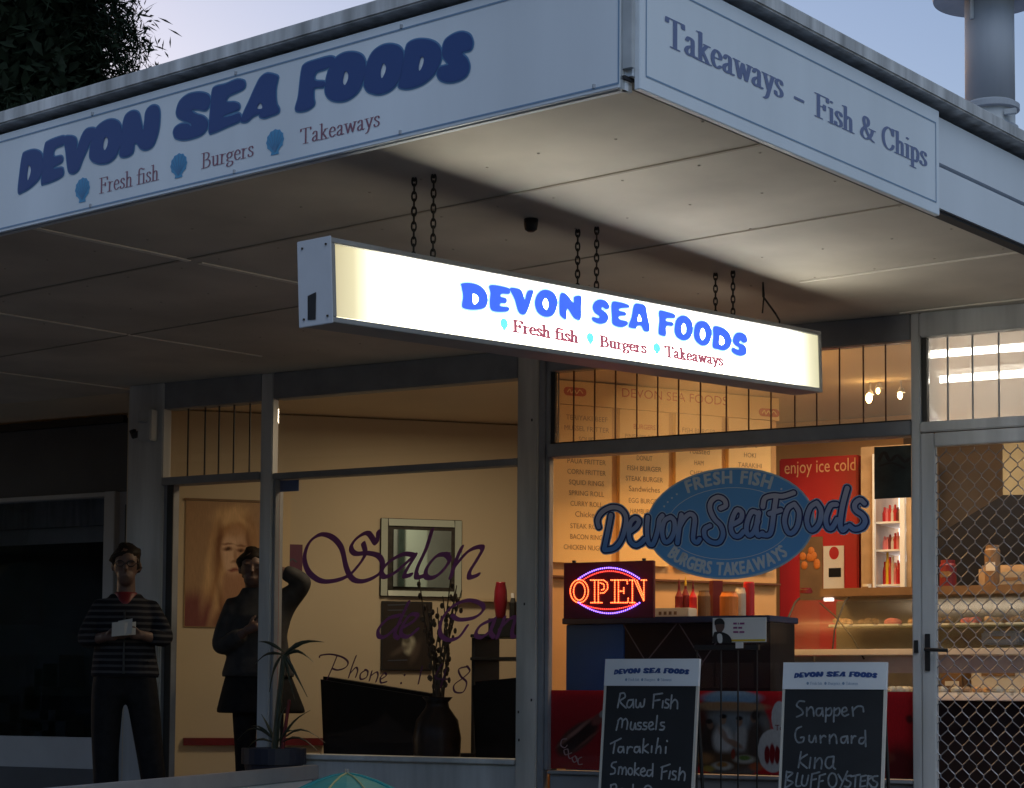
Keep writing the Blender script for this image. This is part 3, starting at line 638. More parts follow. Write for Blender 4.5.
MB().lathe(k_ - Vector((0, 0, .05)), [(.012, 0), (.024, .008), (.028, .03), (.028, .049)], 16).build('lamp_base', 'black', can, smooth=True)
k_ = hit(763, 282, Vector((0, 0, ZS)), Vector((0, 0, 1)))
MB().tube([k_ + Vector((0, 0, 0)), k_ + Vector((.005, 0, -.06)), k_ + Vector((-.003, 0, -.14))], .004, 6).build('wire_end', 'iron', can)
# fascias
def vz(P, px, py): return P.uv(px, py)[1]
tL = vz(PL, 340, 37.5)       # top of the sign board
gL = vz(PL, 340, 30.5); cL = vz(PL, 340, 15)
fz0 = vz(PR, 1000, 234)
MB().slab(PL, -uL, 0.0, -.02, tL, -.03, -.012).build('fascia', 'fascia', can)
vg = vz(PR, 1000, 193)
MB().slab(PR, .02, fz0, 9, vg-.008, -.03, 0).slab(PR, .02, vg+.008, 9, tL-.012, -.03, 0).build('fascia', 'fascia', can)
MB().slab(PR, .0, fz0-.012, 9, fz0-.001, -.06, -.012).build('drip_edge', 'gap', can)
MB().slab(PL, -.035, .0, -.021, tL, -.05, .0).slab(PR, .0, .06, .018, tL, -.02, .012).build('corner_strip', 'galv_light', can)
MB().slab(PL, -uL, gL, .055, cL, -.25, .035).slab(PR, -.03, gL, 9, cL, -.25, .055).build('capping', 'capping', can, bevel=.006)
bm_ = MB()
c = [KC + VV*.2 + UU*.2, KC + VV*12 + UU*.2, KC + VV*12 + UU*uL, KC + VV*.2 + UU*uL]
bm_.prism([Vector((p.x, p.y, 2.9+.002)) for p in c], [Vector((p.x, p.y, z0+cL-.06)) for p in c]); bm_.build('roof', 'galv', can)

# ------------------------------------------------------------------ neighbouring shop, set back on the left
YN = 9.9
nb = empty('neighbour_shop', (-9.5, YN, 0), 'dark grey neighbouring shop set back left of the salon doorway', 'building')
def nx_(px, y=600): return atY(px, y, YN).x
def nz_(px, py): return atY(px, py, YN).z
zt_ = nz_(60, 495); zs_ = nz_(60, 737); zb_ = nz_(60, 768)
x107, x118, x150 = nx_(107), nx_(118), nx_(150)
MB().box((-14, YN, zt_), (x150, YN+.1, 2.58)).build('wall', 'neighbour', nb)
MB().box((-14, YN-.04, nz_(60, 428)), (x118+.05, YN-.002, nz_(60, 421))).build('cable_trunking', 'black', nb)
MB().box((-14, YN, 0.02), (x107, YN+.1, zs_)).build('sill_wall', 'neighbour_light', nb)
MB().box((-14, YN-.02, 0), (x107, YN-.002, zb_)).build('plinth', 'neighbour', nb)
MB().box((x107, YN-.05, 0), (x118, YN+.1, zt_-.002)).box((-14, YN-.03, zt_-.03), (x107-.001, YN+.08, zt_-.002)).build('window_frame', 'neighbour_light', nb, bevel=.004)
MB().box((x118, YN, 0), (x150, YN+.1, zt_-.002)).build('door_panel', 'neighbour_light', nb)
MB().box((x118+.08, YN-.04, nz_(130, 640)), (x118+.11, YN-.002, nz_(130, 505))).build('door_pull', 'black', nb)
MB().box((-14, YN+.03, zs_), (x107, YN+.036, zt_-.032)).build('pane', 'glass_dark', nb)
z1_, z2_ = nz_(60, 525), nz_(60, 541)
MB().box((-14, YN+.12, z1_), (x107, YN+.14, zt_)).build('curtain', 'curtain', nb)
MB().box((-14, YN+.16, z2_), (x107, YN+.18, z1_)).build('blind_rail', 'neighbour_light', nb)
MB().box((-14, YN+.6, 0), (x107+.3, YN+.7, 2.5)).build('back_wall', 'dark_room', nb)
rng = random.Random(3); q = MB()
for i in range(26):
    x = -11.2 + rng.random()*2.4; z = .35 + rng.random()*.5; q.box((x, YN+.3, z), (x+.05+rng.random()*.2, YN+.4+rng.random()*.15, z+.05+rng.random()*.25))
tag(q.build('window_display', 'dark_room', nb), kind='stuff')
# alarm box on the pier
p0 = atY(137, 441, YF-.13); p1 = atY(151, 409, YF-.13)
ab = empty('alarm_box', ((p0.x+p1.x)/2, YF-.13, p0.z), 'small white alarm box mounted high on the pier left of the salon doorway', 'alarm box')
MB().box((p0.x, YF-.13, p0.z), (p1.x, YF-.062, p1.z)).build('housing', 'paint', ab, bevel=.006)
MB().lathe((p0.x+.05, YF-.14, p1.z-.08), [(.02, 0), (.03, .004), (.03, .008)], 12).build('strobe', 'casing', ab)
MB().tube([(p0.x, YF-.1, p0.z+.05), (p0.x-.05, YF-.1, p0.z+.04), (p0.x-.06, YF-.1, p0.z+.07)], .022, 8).build('camera_eye', 'black', ab)

# ------------------------------------------------------------------ vent pipe on the roof
o_ = hit(990, 100, Vector((0, 11, 0)), Vector((0, 1, 0)))
sc = 1960/((o_-EYE).dot(_f)); rp_ = 24.5/sc; zc = lambda py: atY(990, py, o_.y).z
vent = empty('vent_pipe', (o_.x, o_.y, 2.95), 'grey round metal vent pipe with a flat rain cap on the roof at the right', 'vent pipe')
MB().lathe((o_.x, o_.y, 0), [(rp_, 2.9), (rp_, zc(104))], 40).build('lower_pipe', 'galv_light', vent, smooth=True)
MB().lathe((o_.x, o_.y, 0), [(rp_*1.0, zc(103.8)), (rp_*.985, zc(-8))], 40).build('pipe', 'galv', vent, smooth=True)
MB().lathe((o_.x, o_.y, 0), [(rp_, zc(113)), (rp_*1.18, zc(112)), (rp_*1.18, zc(107)), (rp_, zc(104.5))], 40).build('flange', 'galv', vent)
MB().lathe((o_.x, o_.y, 0), [(rp_, zc(134)), (rp_*1.12, zc(133)), (rp_*1.12, zc(129)), (rp_, zc(127))], 40).build('flange', 'galv', vent)
MB().lathe((o_.x, o_.y, 0), [(rp_*.9, zc(-5)), (rp_*2.25, zc(-1)), (rp_*2.3, zc(-6)), (rp_*.6, zc(-38)), (.01, zc(-42))], 48).build('rain_cap', 'galv', vent, smooth=False)
MB().tube([(o_.x-rp_*.45, o_.y-rp_*.92, zc(4)), (o_.x-rp_*.45, o_.y-rp_*.92, zc(24))], .012, 6).build('cap_bracket', 'galv_light', vent)
MB().box((o_.x+rp_*.8, o_.y-rp_*.8, zc(122)), (o_.x+rp_*1.25, o_.y-rp_*.6, zc(117))).build('clamp_lug', 'galv_light', vent)

# ------------------------------------------------------------------ tree behind
def tree(base, H_, crown, nleaf):
    t = empty('conifer_tree', base, 'tall dark feathery conifer rising behind the roof at the left', 'tree')
    b = Vector(base); tr = MB(); top = b + Vector((.2, .1, H_*.95))
    tr.tube([b, b + Vector((.08, 0, H_*.3)), b + Vector((.1, .1, H_*.6)), top], [.38, .3, .18, .03], 10)
    rng = random.Random(11); tips = []
    for i in range(150):
        h_ = .12 + .86*rng.random(); a_ = rng.random()*2*math.pi
        L_ = crown*(1-h_*.55)*(.72+.4*rng.random())
        s_ = b + Vector((.1, .05, H_*h_)); d_ = Vector((math.cos(a_), math.sin(a_), .12-.3*rng.random()))
        m1 = s_ + d_*L_*.5 + Vector((0, 0, .25)); e_ = s_ + d_*L_ + Vector((0, 0, -.15))
        tr.tube([s_, m1, e_], [.05, .03, .008], 5); tips.append((s_, m1, e_, L_))
    tr.build('trunk', 'trunk', t)
    lv = []; lf = []
    per = nleaf//len(tips)
    for s_, m1, e_, L_ in tips:
        for j in range(per):
            u = .12 + .86*rng.random()**.75
            p = (s_.lerp(m1, u*2) if u < .5 else m1.lerp(e_, (u-.5)*2))
            sp = .1 + .36*(1-abs(u-.55))
            p = p + Vector((rng.gauss(0, sp*.6), rng.gauss(0, sp*.6), rng.gauss(-.18, sp*.6)))
            d_ = Vector((rng.gauss(0, .6), rng.gauss(0, .6), -.25+rng.gauss(0, .6))).normalized(); w_ = d_.orthogonal().normalized()
            w_ = (w_*math.cos(rng.random()*6) + d_.cross(w_)*math.sin(rng.random()*6)).normalized()
            l_ = .10 + .18*rng.random(); b_ = .006 + .011*rng.random(); k = len(lv)
            lv += [p - w_*b_, p + d_*l_*.5 + w_*b_*1.3, p + d_*l_, p + d_*l_*.5 - w_*b_*1.3]; lf.append([k, k+1, k+2, k+3])
    for j in range(26000):
        h_ = .1 + .85*rng.random(); rr = crown*(1-h_*.6)*.8*rng.random()**.5; a_ = rng.random()*6.283
        p = b + Vector((rr*math.cos(a_), rr*math.sin(a_), H_*h_)); d_ = Vector((rng.gauss(0, 1), rng.gauss(0, 1), rng.gauss(0, 1))).normalized(); w_ = d_.orthogonal().normalized(); k = len(lv)
        lv += [p - w_*.05, p + d_*.15 + w_*.07, p + d_*.32, p + d_*.15 - w_*.07]; lf.append([k, k+1, k+2, k+3])
    me = bpy.data.meshes.new('crown'); me.from_pydata([tuple(v) for v in lv], [], lf)
    link('crown', me, 'leaf', t)
tb = hit(40, 100, Vector((0, 22, 0)), Vector((0, 1, 0)))
TREE = (tb.x-.75, 22, 0)
tree(TREE, 12.5, 3.55, 230000)

# ================================================================== SIGNS
# traced shop lettering: outlines in enlarged readings of the left fascia
CRA, CRB, CRC = (10, 90, 6.0235), (160, 60, 6.4), (280, 20, 5.12)
DEVON = [
 (CRA, [(60, 618), (70, 500), (85, 400), (100, 378), (150, 363), (187, 372), (206, 400), (210, 460), (196, 520), (166, 560), (125, 595), (90, 614)], [(125, 455), (136, 475), (133, 510), (118, 548), (114, 520), (119, 475)]),
 (CRA, [(200, 560), (208, 440), (220, 340), (240, 312), (320, 282), (345, 287), (349, 310), (330, 332), (288, 350), (274, 378), (278, 405), (318, 400), (329, 418), (318, 440), (280, 462), (276, 478), (320, 470), (332, 488), (325, 520), (270, 550), (215, 568)], None),
 (CRA, [(338, 292), (372, 280), (404, 290), (414, 320), (412, 362), (424, 330), (445, 275), (470, 240), (510, 231), (530, 242), (522, 270), (490, 330), (445, 430), (425, 480), (395, 504), (370, 500), (358, 470), (348, 380)], None),
 (CRA, [(490, 390), (498, 320), (525, 240), (570, 197), (622, 180), (665, 195), (684, 240), (681, 310), (660, 380), (620, 430), (565, 447), (518, 438), (495, 415)], [(590, 285), (601, 305), (596, 340), (581, 366), (572, 345), (578, 305)]),
 (CRA, [(672, 395), (680, 310), (690, 215), (705, 160), (735, 134), (768, 130), (790, 150), (802, 200), (812, 245), (822, 190), (828, 138), (850, 106), (880, 95), (905, 108), (913, 150), (906, 240), (886, 310), (865, 345), (832, 362), (800, 356), (776, 325), (760, 330), (750, 380), (712, 404)], None),
 (CRB, [(335, 260), (322, 305), (300, 325), (245, 318), (216, 328), (240, 348), (290, 365), (318, 400), (310, 445), (270, 485), (180, 512), (118, 506), (98, 475), (105, 440), (140, 415), (188, 412), (210, 428), (206, 408), (150, 385), (120, 360), (118, 320), (140, 265), (190, 225), (260, 211), (315, 223)], None),
 (CRB, [(325, 460), (334, 320), (345, 205), (365, 175), (430, 158), (500, 130), (545, 135), (557, 160), (545, 188), (490, 215), (450, 235), (438, 272), (490, 274), (519, 290), (515, 320), (470, 340), (428, 356), (420, 370), (470, 360), (515, 345), (530, 365), (525, 392), (440, 430), (355, 466)], None),
 (CRB, [(530, 395), (545, 345), (580, 270), (620, 180), (652, 120), (690, 92), (732, 94), (766, 110), (762, 140), (752, 200), (757, 280), (774, 318), (765, 342), (720, 360), (680, 373), (650, 366), (645, 348), (605, 365), (570, 396)], [(652, 278), (666, 300), (660, 316), (632, 312)]),
 (CRC, [(88, 455), (104, 390), (118, 270), (135, 230), (200, 206), (265, 190), (290, 200), (288, 228), (245, 252), (196, 270), (188, 312), (236, 318), (240, 338), (225, 347), (186, 352), (181, 400), (184, 435), (150, 462), (105, 470)], None),
 (CRC, [(240, 350), (254, 270), (290, 202), (340, 172), (400, 170), (438, 195), (448, 250), (430, 330), (395, 385), (340, 416), (280, 415), (248, 390)], [(345, 265), (358, 280), (356, 310), (341, 336), (331, 320), (337, 285)]),
 (CRC, [(440, 320), (450, 240), (482, 170), (530, 135), (580, 127), (622, 142), (642, 182), (635, 260), (610, 325), (570, 365), (515, 383), (465, 372), (444, 348)], [(540, 225), (552, 245), (546, 275), (530, 302), (524, 275), (531, 240)]),
 (CRC, [(615, 335), (636, 260), (650, 160), (668, 120), (720, 102), (782, 108), (822, 135), (836, 180), (822, 240), (790, 290), (740, 330), (680, 352), (636, 353)], [(735, 190), (746, 205), (736, 245), (722, 264), (719, 240), (727, 205)]),
 (CRC, [(840, 180), (850, 115), (890, 80), (940, 65), (980, 80), (996, 120), (985, 155), (950, 166), (945, 180), (968, 205), (978, 250), (955, 295), (895, 320), (840, 315), (814, 285), (822, 250), (850, 238), (872, 232), (858, 212)], None)]
LOGO = []       # (outline, hole) in plane units of the fascia, reused small on the blackboards
for cr, o_, h_ in DEVON:
    LOGO.append((smooth_pts(PL.pts(cr, o_), True, 4), smooth_pts(PL.pts(cr, h_), True, 4) if h_ else None))
def logo_on(P, off, parent, fill, halo, mp=lambda p: p, hw=.011):
    for i0, i1 in ((0, 5), (5, 8), (8, 13)):
        W_ = LOGO[i0:i1]; oo_ = [[mp(p) for p in o_] for o_, h_ in W_]; hh_ = [[mp(p) for p in h_] for o_, h_ in W_ if h_]
        if halo:
            H = []
            for o2 in oo_: H += hulls(o2, pen(hw, hw, 0, 8), True)
            Sheet(P, off).add(shape2d(oo_, hh_, H)).build('letter_edging', halo, parent)
        Sheet(P, off+.0015).add(shape2d(oo_, hh_)).build('lettering', fill, parent)
def shell2d(c, w, h):
    pts = [(c[0]-.24*w, c[1]-.5*h), (c[0]+.24*w, c[1]-.5*h), (c[0]+.2*w, c[1]-.37*h)]
    for i in range(9):
        a0 = R(-48 + i*276/9); a1 = R(-48 + (i+1)*276/9)
        for a_, k in ((a0, .95), ((a0+a1)/2, 1.04)): pts.append((c[0]+.5*w*k*math.cos(a_), c[1]+.06*h+.45*h*k*math.sin(a_)))
    pts += [(c[0]+.5*w*.95*math.cos(R(228)), c[1]+.06*h+.45*h*.95*math.sin(R(228))), (c[0]-.2*w, c[1]-.37*h)]
    return pts
def shell_on(P, off, c, w, h, parent, mt, line):
    s_ = Sheet(P, off); s_.poly(shell2d(c, w, h)); s_ = s_.build('shell_emblem', mt, parent)
    if line:
        l_ = Sheet(P, off+.0015)
        for i in range(1, 8):
            a_ = R(-20 + i*27.5); H = hulls([(c[0], c[1]-.38*h), (c[0]+.42*w*math.cos(a_), c[1]+.08*h+.36*h*math.sin(a_))], pen(.0035, .0035, 0, 6))
            l_.add(shape2d(strokes=[H[0]]))
            break
        H = []
        for i in range(1, 8):
            a_ = R(-30 + i*30); H += hulls([(c[0], c[1]-.38*h), (c[0]+.42*w*math.cos(a_), c[1]+.08*h+.36*h*math.sin(a_))], pen(.003, .003, 0, 6))
        l_ = Sheet(P, off+.0015); l_.add(shape2d(strokes=H)); l_.build('shell_rib', line, s_)
    return s_
def frame2d(u0, v0, u1, v1, w):
    return hulls([(u0, v0), (u1, v0), (u1, v1), (u0, v1)], pen(w, w, 0, 8), True)

# --- left fascia sign board
sl = empty('fascia_sign', PL.pt(-2.2, 0), 'long pale blue fascia board reading DEVON SEA FOODS in fat navy letters', 'sign')
uR = -.028; 
MB().slab(PL, -6.2, .004, uR, tL-.004, -.008, .006).build('board', 'sign_white', sl, bevel=.002)
s_ = Sheet(PL, .0075); vb = vz(PL, 300, 153.5); vb = vz(PL, 340, 149.5)
ur = PL.uv(620, 60)[0]
s_.add(shape2d(strokes=frame2d(-6.15, vb, ur, vz(PL, 340, 47.5), .006))); s_.build('rule', 'sign_rule', sl)
logo_on(PL, .0075, sl, 'sign_navy', 'sign_halo')
for txt, a_, b_ in (('Fresh fish', (101, 194.3), (160.4, 180.3)), ('Burgers', (203, 169.6), (255.5, 156.3)), ('Takeaways', (301.5, 145.3), (381.8, 126.3))):
    s_ = Sheet(PL, .0075); serif(s_, txt, PL.uv(*a_), PL.uv(*b_), PL.uv(a_[0], a_[1]-15.8)[1]-PL.uv(*a_)[1], .1, .035); s_.build('small_lettering', 'sign_maroon', sl)
for (x, y, w_, h_) in ((84, 190.5, 14.5, 24), (180.3, 166.2, 16.5, 24), (276.6, 142.6, 17.5, 25)):
    a_ = PL.uv(x-w_/2, y); b_ = PL.uv(x+w_/2, y); t_ = PL.uv(x, y-h_/2)[1]-PL.uv(x, y+h_/2)[1]
    shell_on(PL, .0075, PL.uv(x, y), b_[0]-a_[0], t_, sl, 'shell_blue', 'sign_halo')
sc_ = MB()
for k_ in range(7):
    for v_ in (.025, tL-.025): sc_.lathe(PL.pt(-.12-k_*.78, v_, .006), [(.006, -.006), (.006, .006)], 8)
tag(sc_.build('screw', 'galv', sl), kind='stuff')
# --- right fascia sign board
sr = empty('fascia_sign', PR.pt(1.0, 0), 'pale blue fascia board reading Takeaways - Fish & Chips hung over the right street front', 'sign')
ue = PR.uv(934, 165)[0]; vlo = vz(PR, 934, 217)
MB().slab(PR, .03, 0, ue, tL-.004, .001, .022).build('board', 'sign_white', sr, bevel=.002)
s_ = Sheet(PR, .0235); s_.add(shape2d(strokes=frame2d(.06, .045, ue-.03, tL-.055, .005))); s_.build('rule', 'sign_rule', sr)
def sertext(txt, a_, b_, capx, thick=.16):
    s_ = Sheet(PR, .0235); serif(s_, txt, PR.uv(*a_), PR.uv(*b_), PR.uv(a_[0], a_[1]-capx)[1]-PR.uv(*a_)[1], thick, .045); s_.build('lettering', 'sign_grayblue', sr)
sertext('Takeaways', (659.5, 46.8), (777.5, 100.5), 29.5)
sertext('-', (788.5, 107), (799, 112), 26)
sertext('Fish & Chips', (809.5, 117.4), (921.5, 168.5), 24)

# --- hanging light box
d1, d2 = 6.5, 8.98
def atd(px, py, d): return EYE + ray(px, py)*d
Am, Bm = atd(335.4, 280.4, d1), atd(818.5, 361.6, d2)
ex = (Bm-Am).normalized(); nn = Vector((ex.y, -ex.x, 0)).normalized(); HB = .238
A0 = Am - nn.cross(ex)*HB/2
PB = Plane(A0, ex, nn); LB = (Bm-Am).length
px_, py_ = 297.5, 328.0
q = hit(px_, py_, PB.pt(-.03, 0), ex); DB = -(q-PB.pt(-.03, 0)).dot(nn) - .012
DB = max(.12, min(.3, DB))
mid = PB.pt(LB/2, HB/2, -DB/2)
lb = empty('light_box_sign', mid, 'long glowing white light box reading DEVON SEA FOODS hung on chains under the canopy', 'light box')
fr = .022
cs = MB()
cs.slab(PB, -fr, HB+.004, LB+fr, HB+fr, -DB-.004, .006).slab(PB, -fr, -fr, LB+fr, -.004, -DB-.004, .006)
cs.slab(PB, -fr, -.0035, -.002, HB+.0035, -.02, .006).slab(PB, LB+.002, -.0035, LB+fr, HB+.0035, -DB, .006)
cs.slab(PB, -fr, -.0035, -.002, HB+.0035, -DB-.004, -DB+.016)
cs.build('casing', 'casing', lb, bevel=.002)
e_ = MB().slab(PB, -fr-.006, -fr-.004, -fr-.001, HB+fr+.004, -DB-.008, .010).build('end_plate', 'end_plate', lb, bevel=.002)
PE = Plane(PB.pt(-fr-.006, 0, -DB), nn, -ex)
sc_ = MB()
for u_ in (.018, DB-.012):
    for v_ in (.0, HB): sc_.lathe(PE.pt(u_, v_, .001), [(.004, -.003), (.004, .003)], 8)
sc_.build('screw', 'iron', e_)
s_ = Sheet(PE, .002); s_.poly([PE.uv(308, 296), PE.uv(316.5, 292), PE.uv(316, 319.5), PE.uv(308, 320)]); s_.build('vent_hole', 'black', e_)
lp = MB().slab(PB, -.0015, -.003, LB+.0015, HB+.003, -.006, .0)
# generated coordinates must run along the sign: build it in its own axes
def panel(name, depth0, depth1):
    me_ = MB().box((0, 0, 0), (LB, depth1-depth0, HB)).build('light_panel', 'light_panel' if depth1 == 0 else 'light_panel_dim', lb)
    me_.matrix_parent_inverse = parent_world(lb).inverted()
    me_.matrix_basis = Matrix(((PB.ex.x, -PB.n.x, PB.ey.x, PB.pt(0, 0, depth1).x), (PB.ex.y, -PB.n.y, PB.ey.y, PB.pt(0, 0, depth1).y), (PB.ex.z, -PB.n.z, PB.ey.z, PB.pt(0, 0, depth1).z), (0, 0, 0, 1)))
    return me_
panel('light_panel', -.006, 0.0); panel('light_panel_back', -DB, -DB+.006)
L1, L2 = (440, 265, 6.4), (590, 275, 5.689)
BOX = [
 (L1, [(130, 120), (180, 115), (240, 130), (280, 165), (298, 210), (290, 260), (260, 282), (200, 288), (150, 280), (133, 262), (140, 200), (130, 140)], [(205, 185), (230, 195), (242, 215), (235, 240), (215, 252), (205, 240), (203, 210)]),
 (L1, [(308, 135), (350, 130), (430, 148), (442, 165), (435, 186), (388, 186), (382, 204), (415, 214), (421, 232), (410, 245), (382, 246), (380, 264), (428, 271), (436, 285), (415, 300), (350, 300), (318, 285), (311, 240), (315, 180)], None),
 (L1, [(440, 150), (500, 155), (522, 180), (535, 222), (546, 185), (560, 164), (590, 166), (584, 195), (557, 280), (537, 315), (510, 316), (490, 290), (470, 220)], None),
 (L1, [(600, 250), (610, 200), (640, 166), (680, 160), (720, 180), (743, 222), (740, 270), (720, 315), (690, 332), (650, 328), (615, 300)], [(655, 230), (670, 213), (685, 232), (689, 262), (676, 287), (660, 276), (652, 250)]),
 (L1, [(762, 190), (800, 188), (846, 242), (851, 205), (897, 203), (896, 270), (892, 348), (850, 340), (808, 280), (800, 346), (770, 332), (757, 300)], None),
 (L2, [(8, 185), (20, 155), (50, 140), (85, 150), (104, 175), (100, 191), (83, 195), (65, 184), (60, 196), (85, 215), (99, 240), (85, 270), (50, 279), (15, 266), (4, 250), (12, 240), (42, 246), (45, 234), (20, 215)], None),
 (L2, [(118, 158), (160, 155), (210, 170), (216, 185), (166, 191), (161, 204), (196, 214), (196, 230), (160, 235), (164, 254), (206, 266), (205, 285), (170, 298), (124, 282), (118, 240)], None),
 (L2, [(245, 170), (280, 165), (310, 180), (320, 230), (334, 300), (325, 322), (300, 318), (285, 291), (262, 291), (254, 305), (220, 300), (214, 285), (230, 240)], [(275, 225), (289, 260), (265, 262)]),
 (L2, [(388, 205), (430, 210), (476, 226), (475, 245), (431, 247), (430, 264), (466, 272), (462, 291), (428, 292), (426, 345), (390, 341), (383, 320), (388, 260)], None),
 (L2, [(475, 300), (485, 255), (515, 232), (550, 240), (576, 275), (578, 320), (560, 360), (525, 373), (490, 356), (476, 330)], [(518, 287), (530, 275), (541, 295), (540, 325), (525, 337), (515, 315)]),
 (L2, [(585, 325), (595, 280), (625, 262), (660, 272), (683, 305), (686, 345), (668, 390), (635, 403), (605, 386), (588, 360)], [(625, 315), (638, 303), (650, 325), (649, 355), (633, 370), (621, 345)]),
 (L2, [(697, 295), (740, 298), (780, 325), (799, 365), (792, 405), (760, 429), (720, 423), (692, 410), (695, 350)], [(735, 345), (755, 360), (761, 385), (745, 399), (730, 390), (732, 365)]),
 (L2, [(812, 350), (830, 330), (860, 330), (885, 350), (888, 380), (865, 386), (850, 374), (845, 388), (871, 400), (886, 425), (880, 450), (850, 461), (815, 449), (799, 430), (808, 414), (836, 426), (840, 414), (820, 400), (807, 380)], None)]
for i0, i1 in ((0, 5), (5, 8), (8, 13)):
    oo = []; hh = []; st = []
    for cr, o_, h_ in BOX[i0:i1]:
        a_ = smooth_pts(PB.pts(cr, o_), True, 4); oo.append(a_)
        if h_: hh.append(smooth_pts(PB.pts(cr, h_), True, 4))
        st += hulls(a_, pen(.012, .012, 0, 8), True)
    Sheet(PB, .0025).add(shape2d(oo, hh, st)).build('letter_edging', 'lb_halo', lb)
    Sheet(PB, .005).add(shape2d(oo, hh)).build('lettering', 'lb_blue', lb)
for txt, a_, b_, c_ in (('Fresh fish', (512.5, 331.8), (577.5, 343.2), 11.3), ('Burgers', (599.3, 346.6), (646, 353.6), 10.5), ('Takeaways', (664, 356.8), (722.5, 366), 10.5)):
    s_ = Sheet(PB, .004); serif(s_, txt, PB.uv(*a_), PB.uv(*b_), (PB.uv(a_[0], a_[1]-c_)[1]-PB.uv(*a_)[1])*1.06, .21, .16); s_.build('small_lettering', 'lb_maroon', lb)
for (x, y, w_, h_) in ((503.3, 324.4, 8, 12), (589.4, 338.6, 7.5, 11.5), (656, 348.5, 7.5, 11)):
    a_ = PB.uv(x-w_/2, y); b_ = PB.uv(x+w_/2, y); t_ = PB.uv(x, y-h_/2)[1]-PB.uv(x, y+h_/2)[1]
    shell_on(PB, .004, PB.uv(x, y), b_[0]-a_[0], t_, lb, 'lb_shell', None)
def chain(top, bot):
    L_ = (top-bot).length; n = max(3, int(L_/.026)); mb = MB()
    for i in range(n):
        c_ = bot.lerp(top, (i+.5)/n); a_ = math.pi/2*(i % 2) + .5
        w_ = Vector((math.cos(a_), math.sin(a_), 0))
        mb.tube([c_ + w_*(.008*math.cos(t_)) + Vector((0, 0, 1))*((L_/n*.66)*math.sin(t_)) for t_ in [2*math.pi*k/12 for k in range(12)]], .0034, 5, closed=True)
    mb.ball(bot, .008, n=8, m=5); mb.ball(top - Vector((0, 0, .008)), .007, n=8, m=5)
    return mb
def pxx(p): q_ = p-EYE; return W_PX/2 + FPX*q_.dot(_r)/q_.dot(_f)
for xa_, xb_ in ((413.5, 433), (577.5, 596.5), (715.5, 733)):
    for px, dd in ((xa_, -DB*.5-.042), (xb_, -DB*.5+.042)):
        lo, hi = 0, LB
        for _ in range(40):
            mdl = (lo+hi)/2
            if pxx(PB.pt(mdl, HB+fr, dd)) < px: lo = mdl
            else: hi = mdl
        bpt = PB.pt(lo, HB+fr+.006, dd)
        chain(Vector((bpt.x, bpt.y, ZS-.001)), bpt).build('hanging_chain', 'iron', lb)

cb0 = hit(763, 283, Vector((0, 0, ZS)), Vector((0, 0, 1))); cb1 = PB.pt(LB-.22, HB+fr+.004, -DB*.5)
MB().tube([Vector((cb0.x, cb0.y, ZS)), Vector((cb0.x, cb0.y, ZS-.06)), cb0.lerp(cb1, .5)+Vector((.02, 0, -.04)), cb1+Vector((0, 0, .03)), cb1], .0045, 6).build('power_cable', 'black', lb)
# --- window decal of the takeaway
dc = empty('window_decal', PF.pt(-3.95, 1.35), 'big blue oval decal with grey script lettering stuck on the takeaway window', 'decal')
PG = Plane((0, YF-.0025, 0), (1, 0, 0), (0, -1, 0))
oc = PG.uv(728.5, 523.5); orx = (PG.uv(813, 523)[0]-PG.uv(644, 523)[0])/2; ory = (PG.uv(735, 467.5)[1]-PG.uv(735, 579.5)[1])/2
for q_, k_, mt, off in (('oval', 1.0, 'oval_rim', 0), ('oval', .975, 'oval_blue', .001)):
    Sheet(PG, off).poly(ellipse(oc, orx*(k_ if k_ == 1 else .978), ory*(k_ if k_ == 1 else .965))).build('oval_rim' if k_ == 1 else 'oval_face', mt, dc)
Sheet(PG, .002).add(shape2d(strokes=hulls(ellipse(oc, orx*.74, ory*.64), pen(.0035, .0035, 0, 6), True))).build('oval_line', 'logo_text', dc)
s_ = Sheet(PG, .002)
def arc_text(txt, rx, ry, mid_deg, span_deg, cap, inward):
    v_ = [text2d(ch)[3]-text2d(ch)[2] if ch not in ' .' else (.3 if ch == ' ' else .2) for ch in txt]
    gap_ = .13; tot = sum(v_) + gap_*(len(txt)-1)
    # arc-length sampling of the ellipse
    a0, a1 = R(mid_deg-span_deg/2), R(mid_deg+span_deg/2)
    S = [(a0+(a1-a0)*i/200) for i in range(201)]; P_ = [(oc[0]+rx*math.cos(a), oc[1]+ry*math.sin(a)) for a in S]
    Lc = [0]
    for i in range(200): Lc.append(Lc[-1]+math.hypot(P_[i+1][0]-P_[i][0], P_[i+1][1]-P_[i][1]))
    k = Lc[-1]/tot; x = 0
    for ch, w_ in zip(txt, v_):
        t_ = (x+w_/2)*k
        if not inward: t_ = Lc[-1]-t_
        j = min(range(201), key=lambda i: abs(Lc[i]-t_)); p = P_[j]; j2 = min(j+1, 200); j1 = max(j-1, 0)
        d_ = (P_[j2][0]-P_[j1][0], P_[j2][1]-P_[j1][1])
        if not inward: d_ = (-d_[0], -d_[1])
        if ch == '.': s_.poly(ellipse((p[0], p[1]+cap*.4), .006, .006, 10))
        elif ch != ' ': put_text(s_, ch, p, width=w_*k, cap=cap, dirv=d_, align=.5, bold=.0032)
        x += w_+gap_
arc_text('FRESH FISH', orx*.82, ory*.72, 90, 72, .066, False)
s_.build('arc_lettering', 'logo_text', dc); s_ = Sheet(PG, .002)
arc_text('BURGERS TAKEAWAYS', orx*.90, ory*.92, 268, 104, .066, True)
s_.build('arc_lettering', 'logo_text', dc); s_ = Sheet(PG, .002)
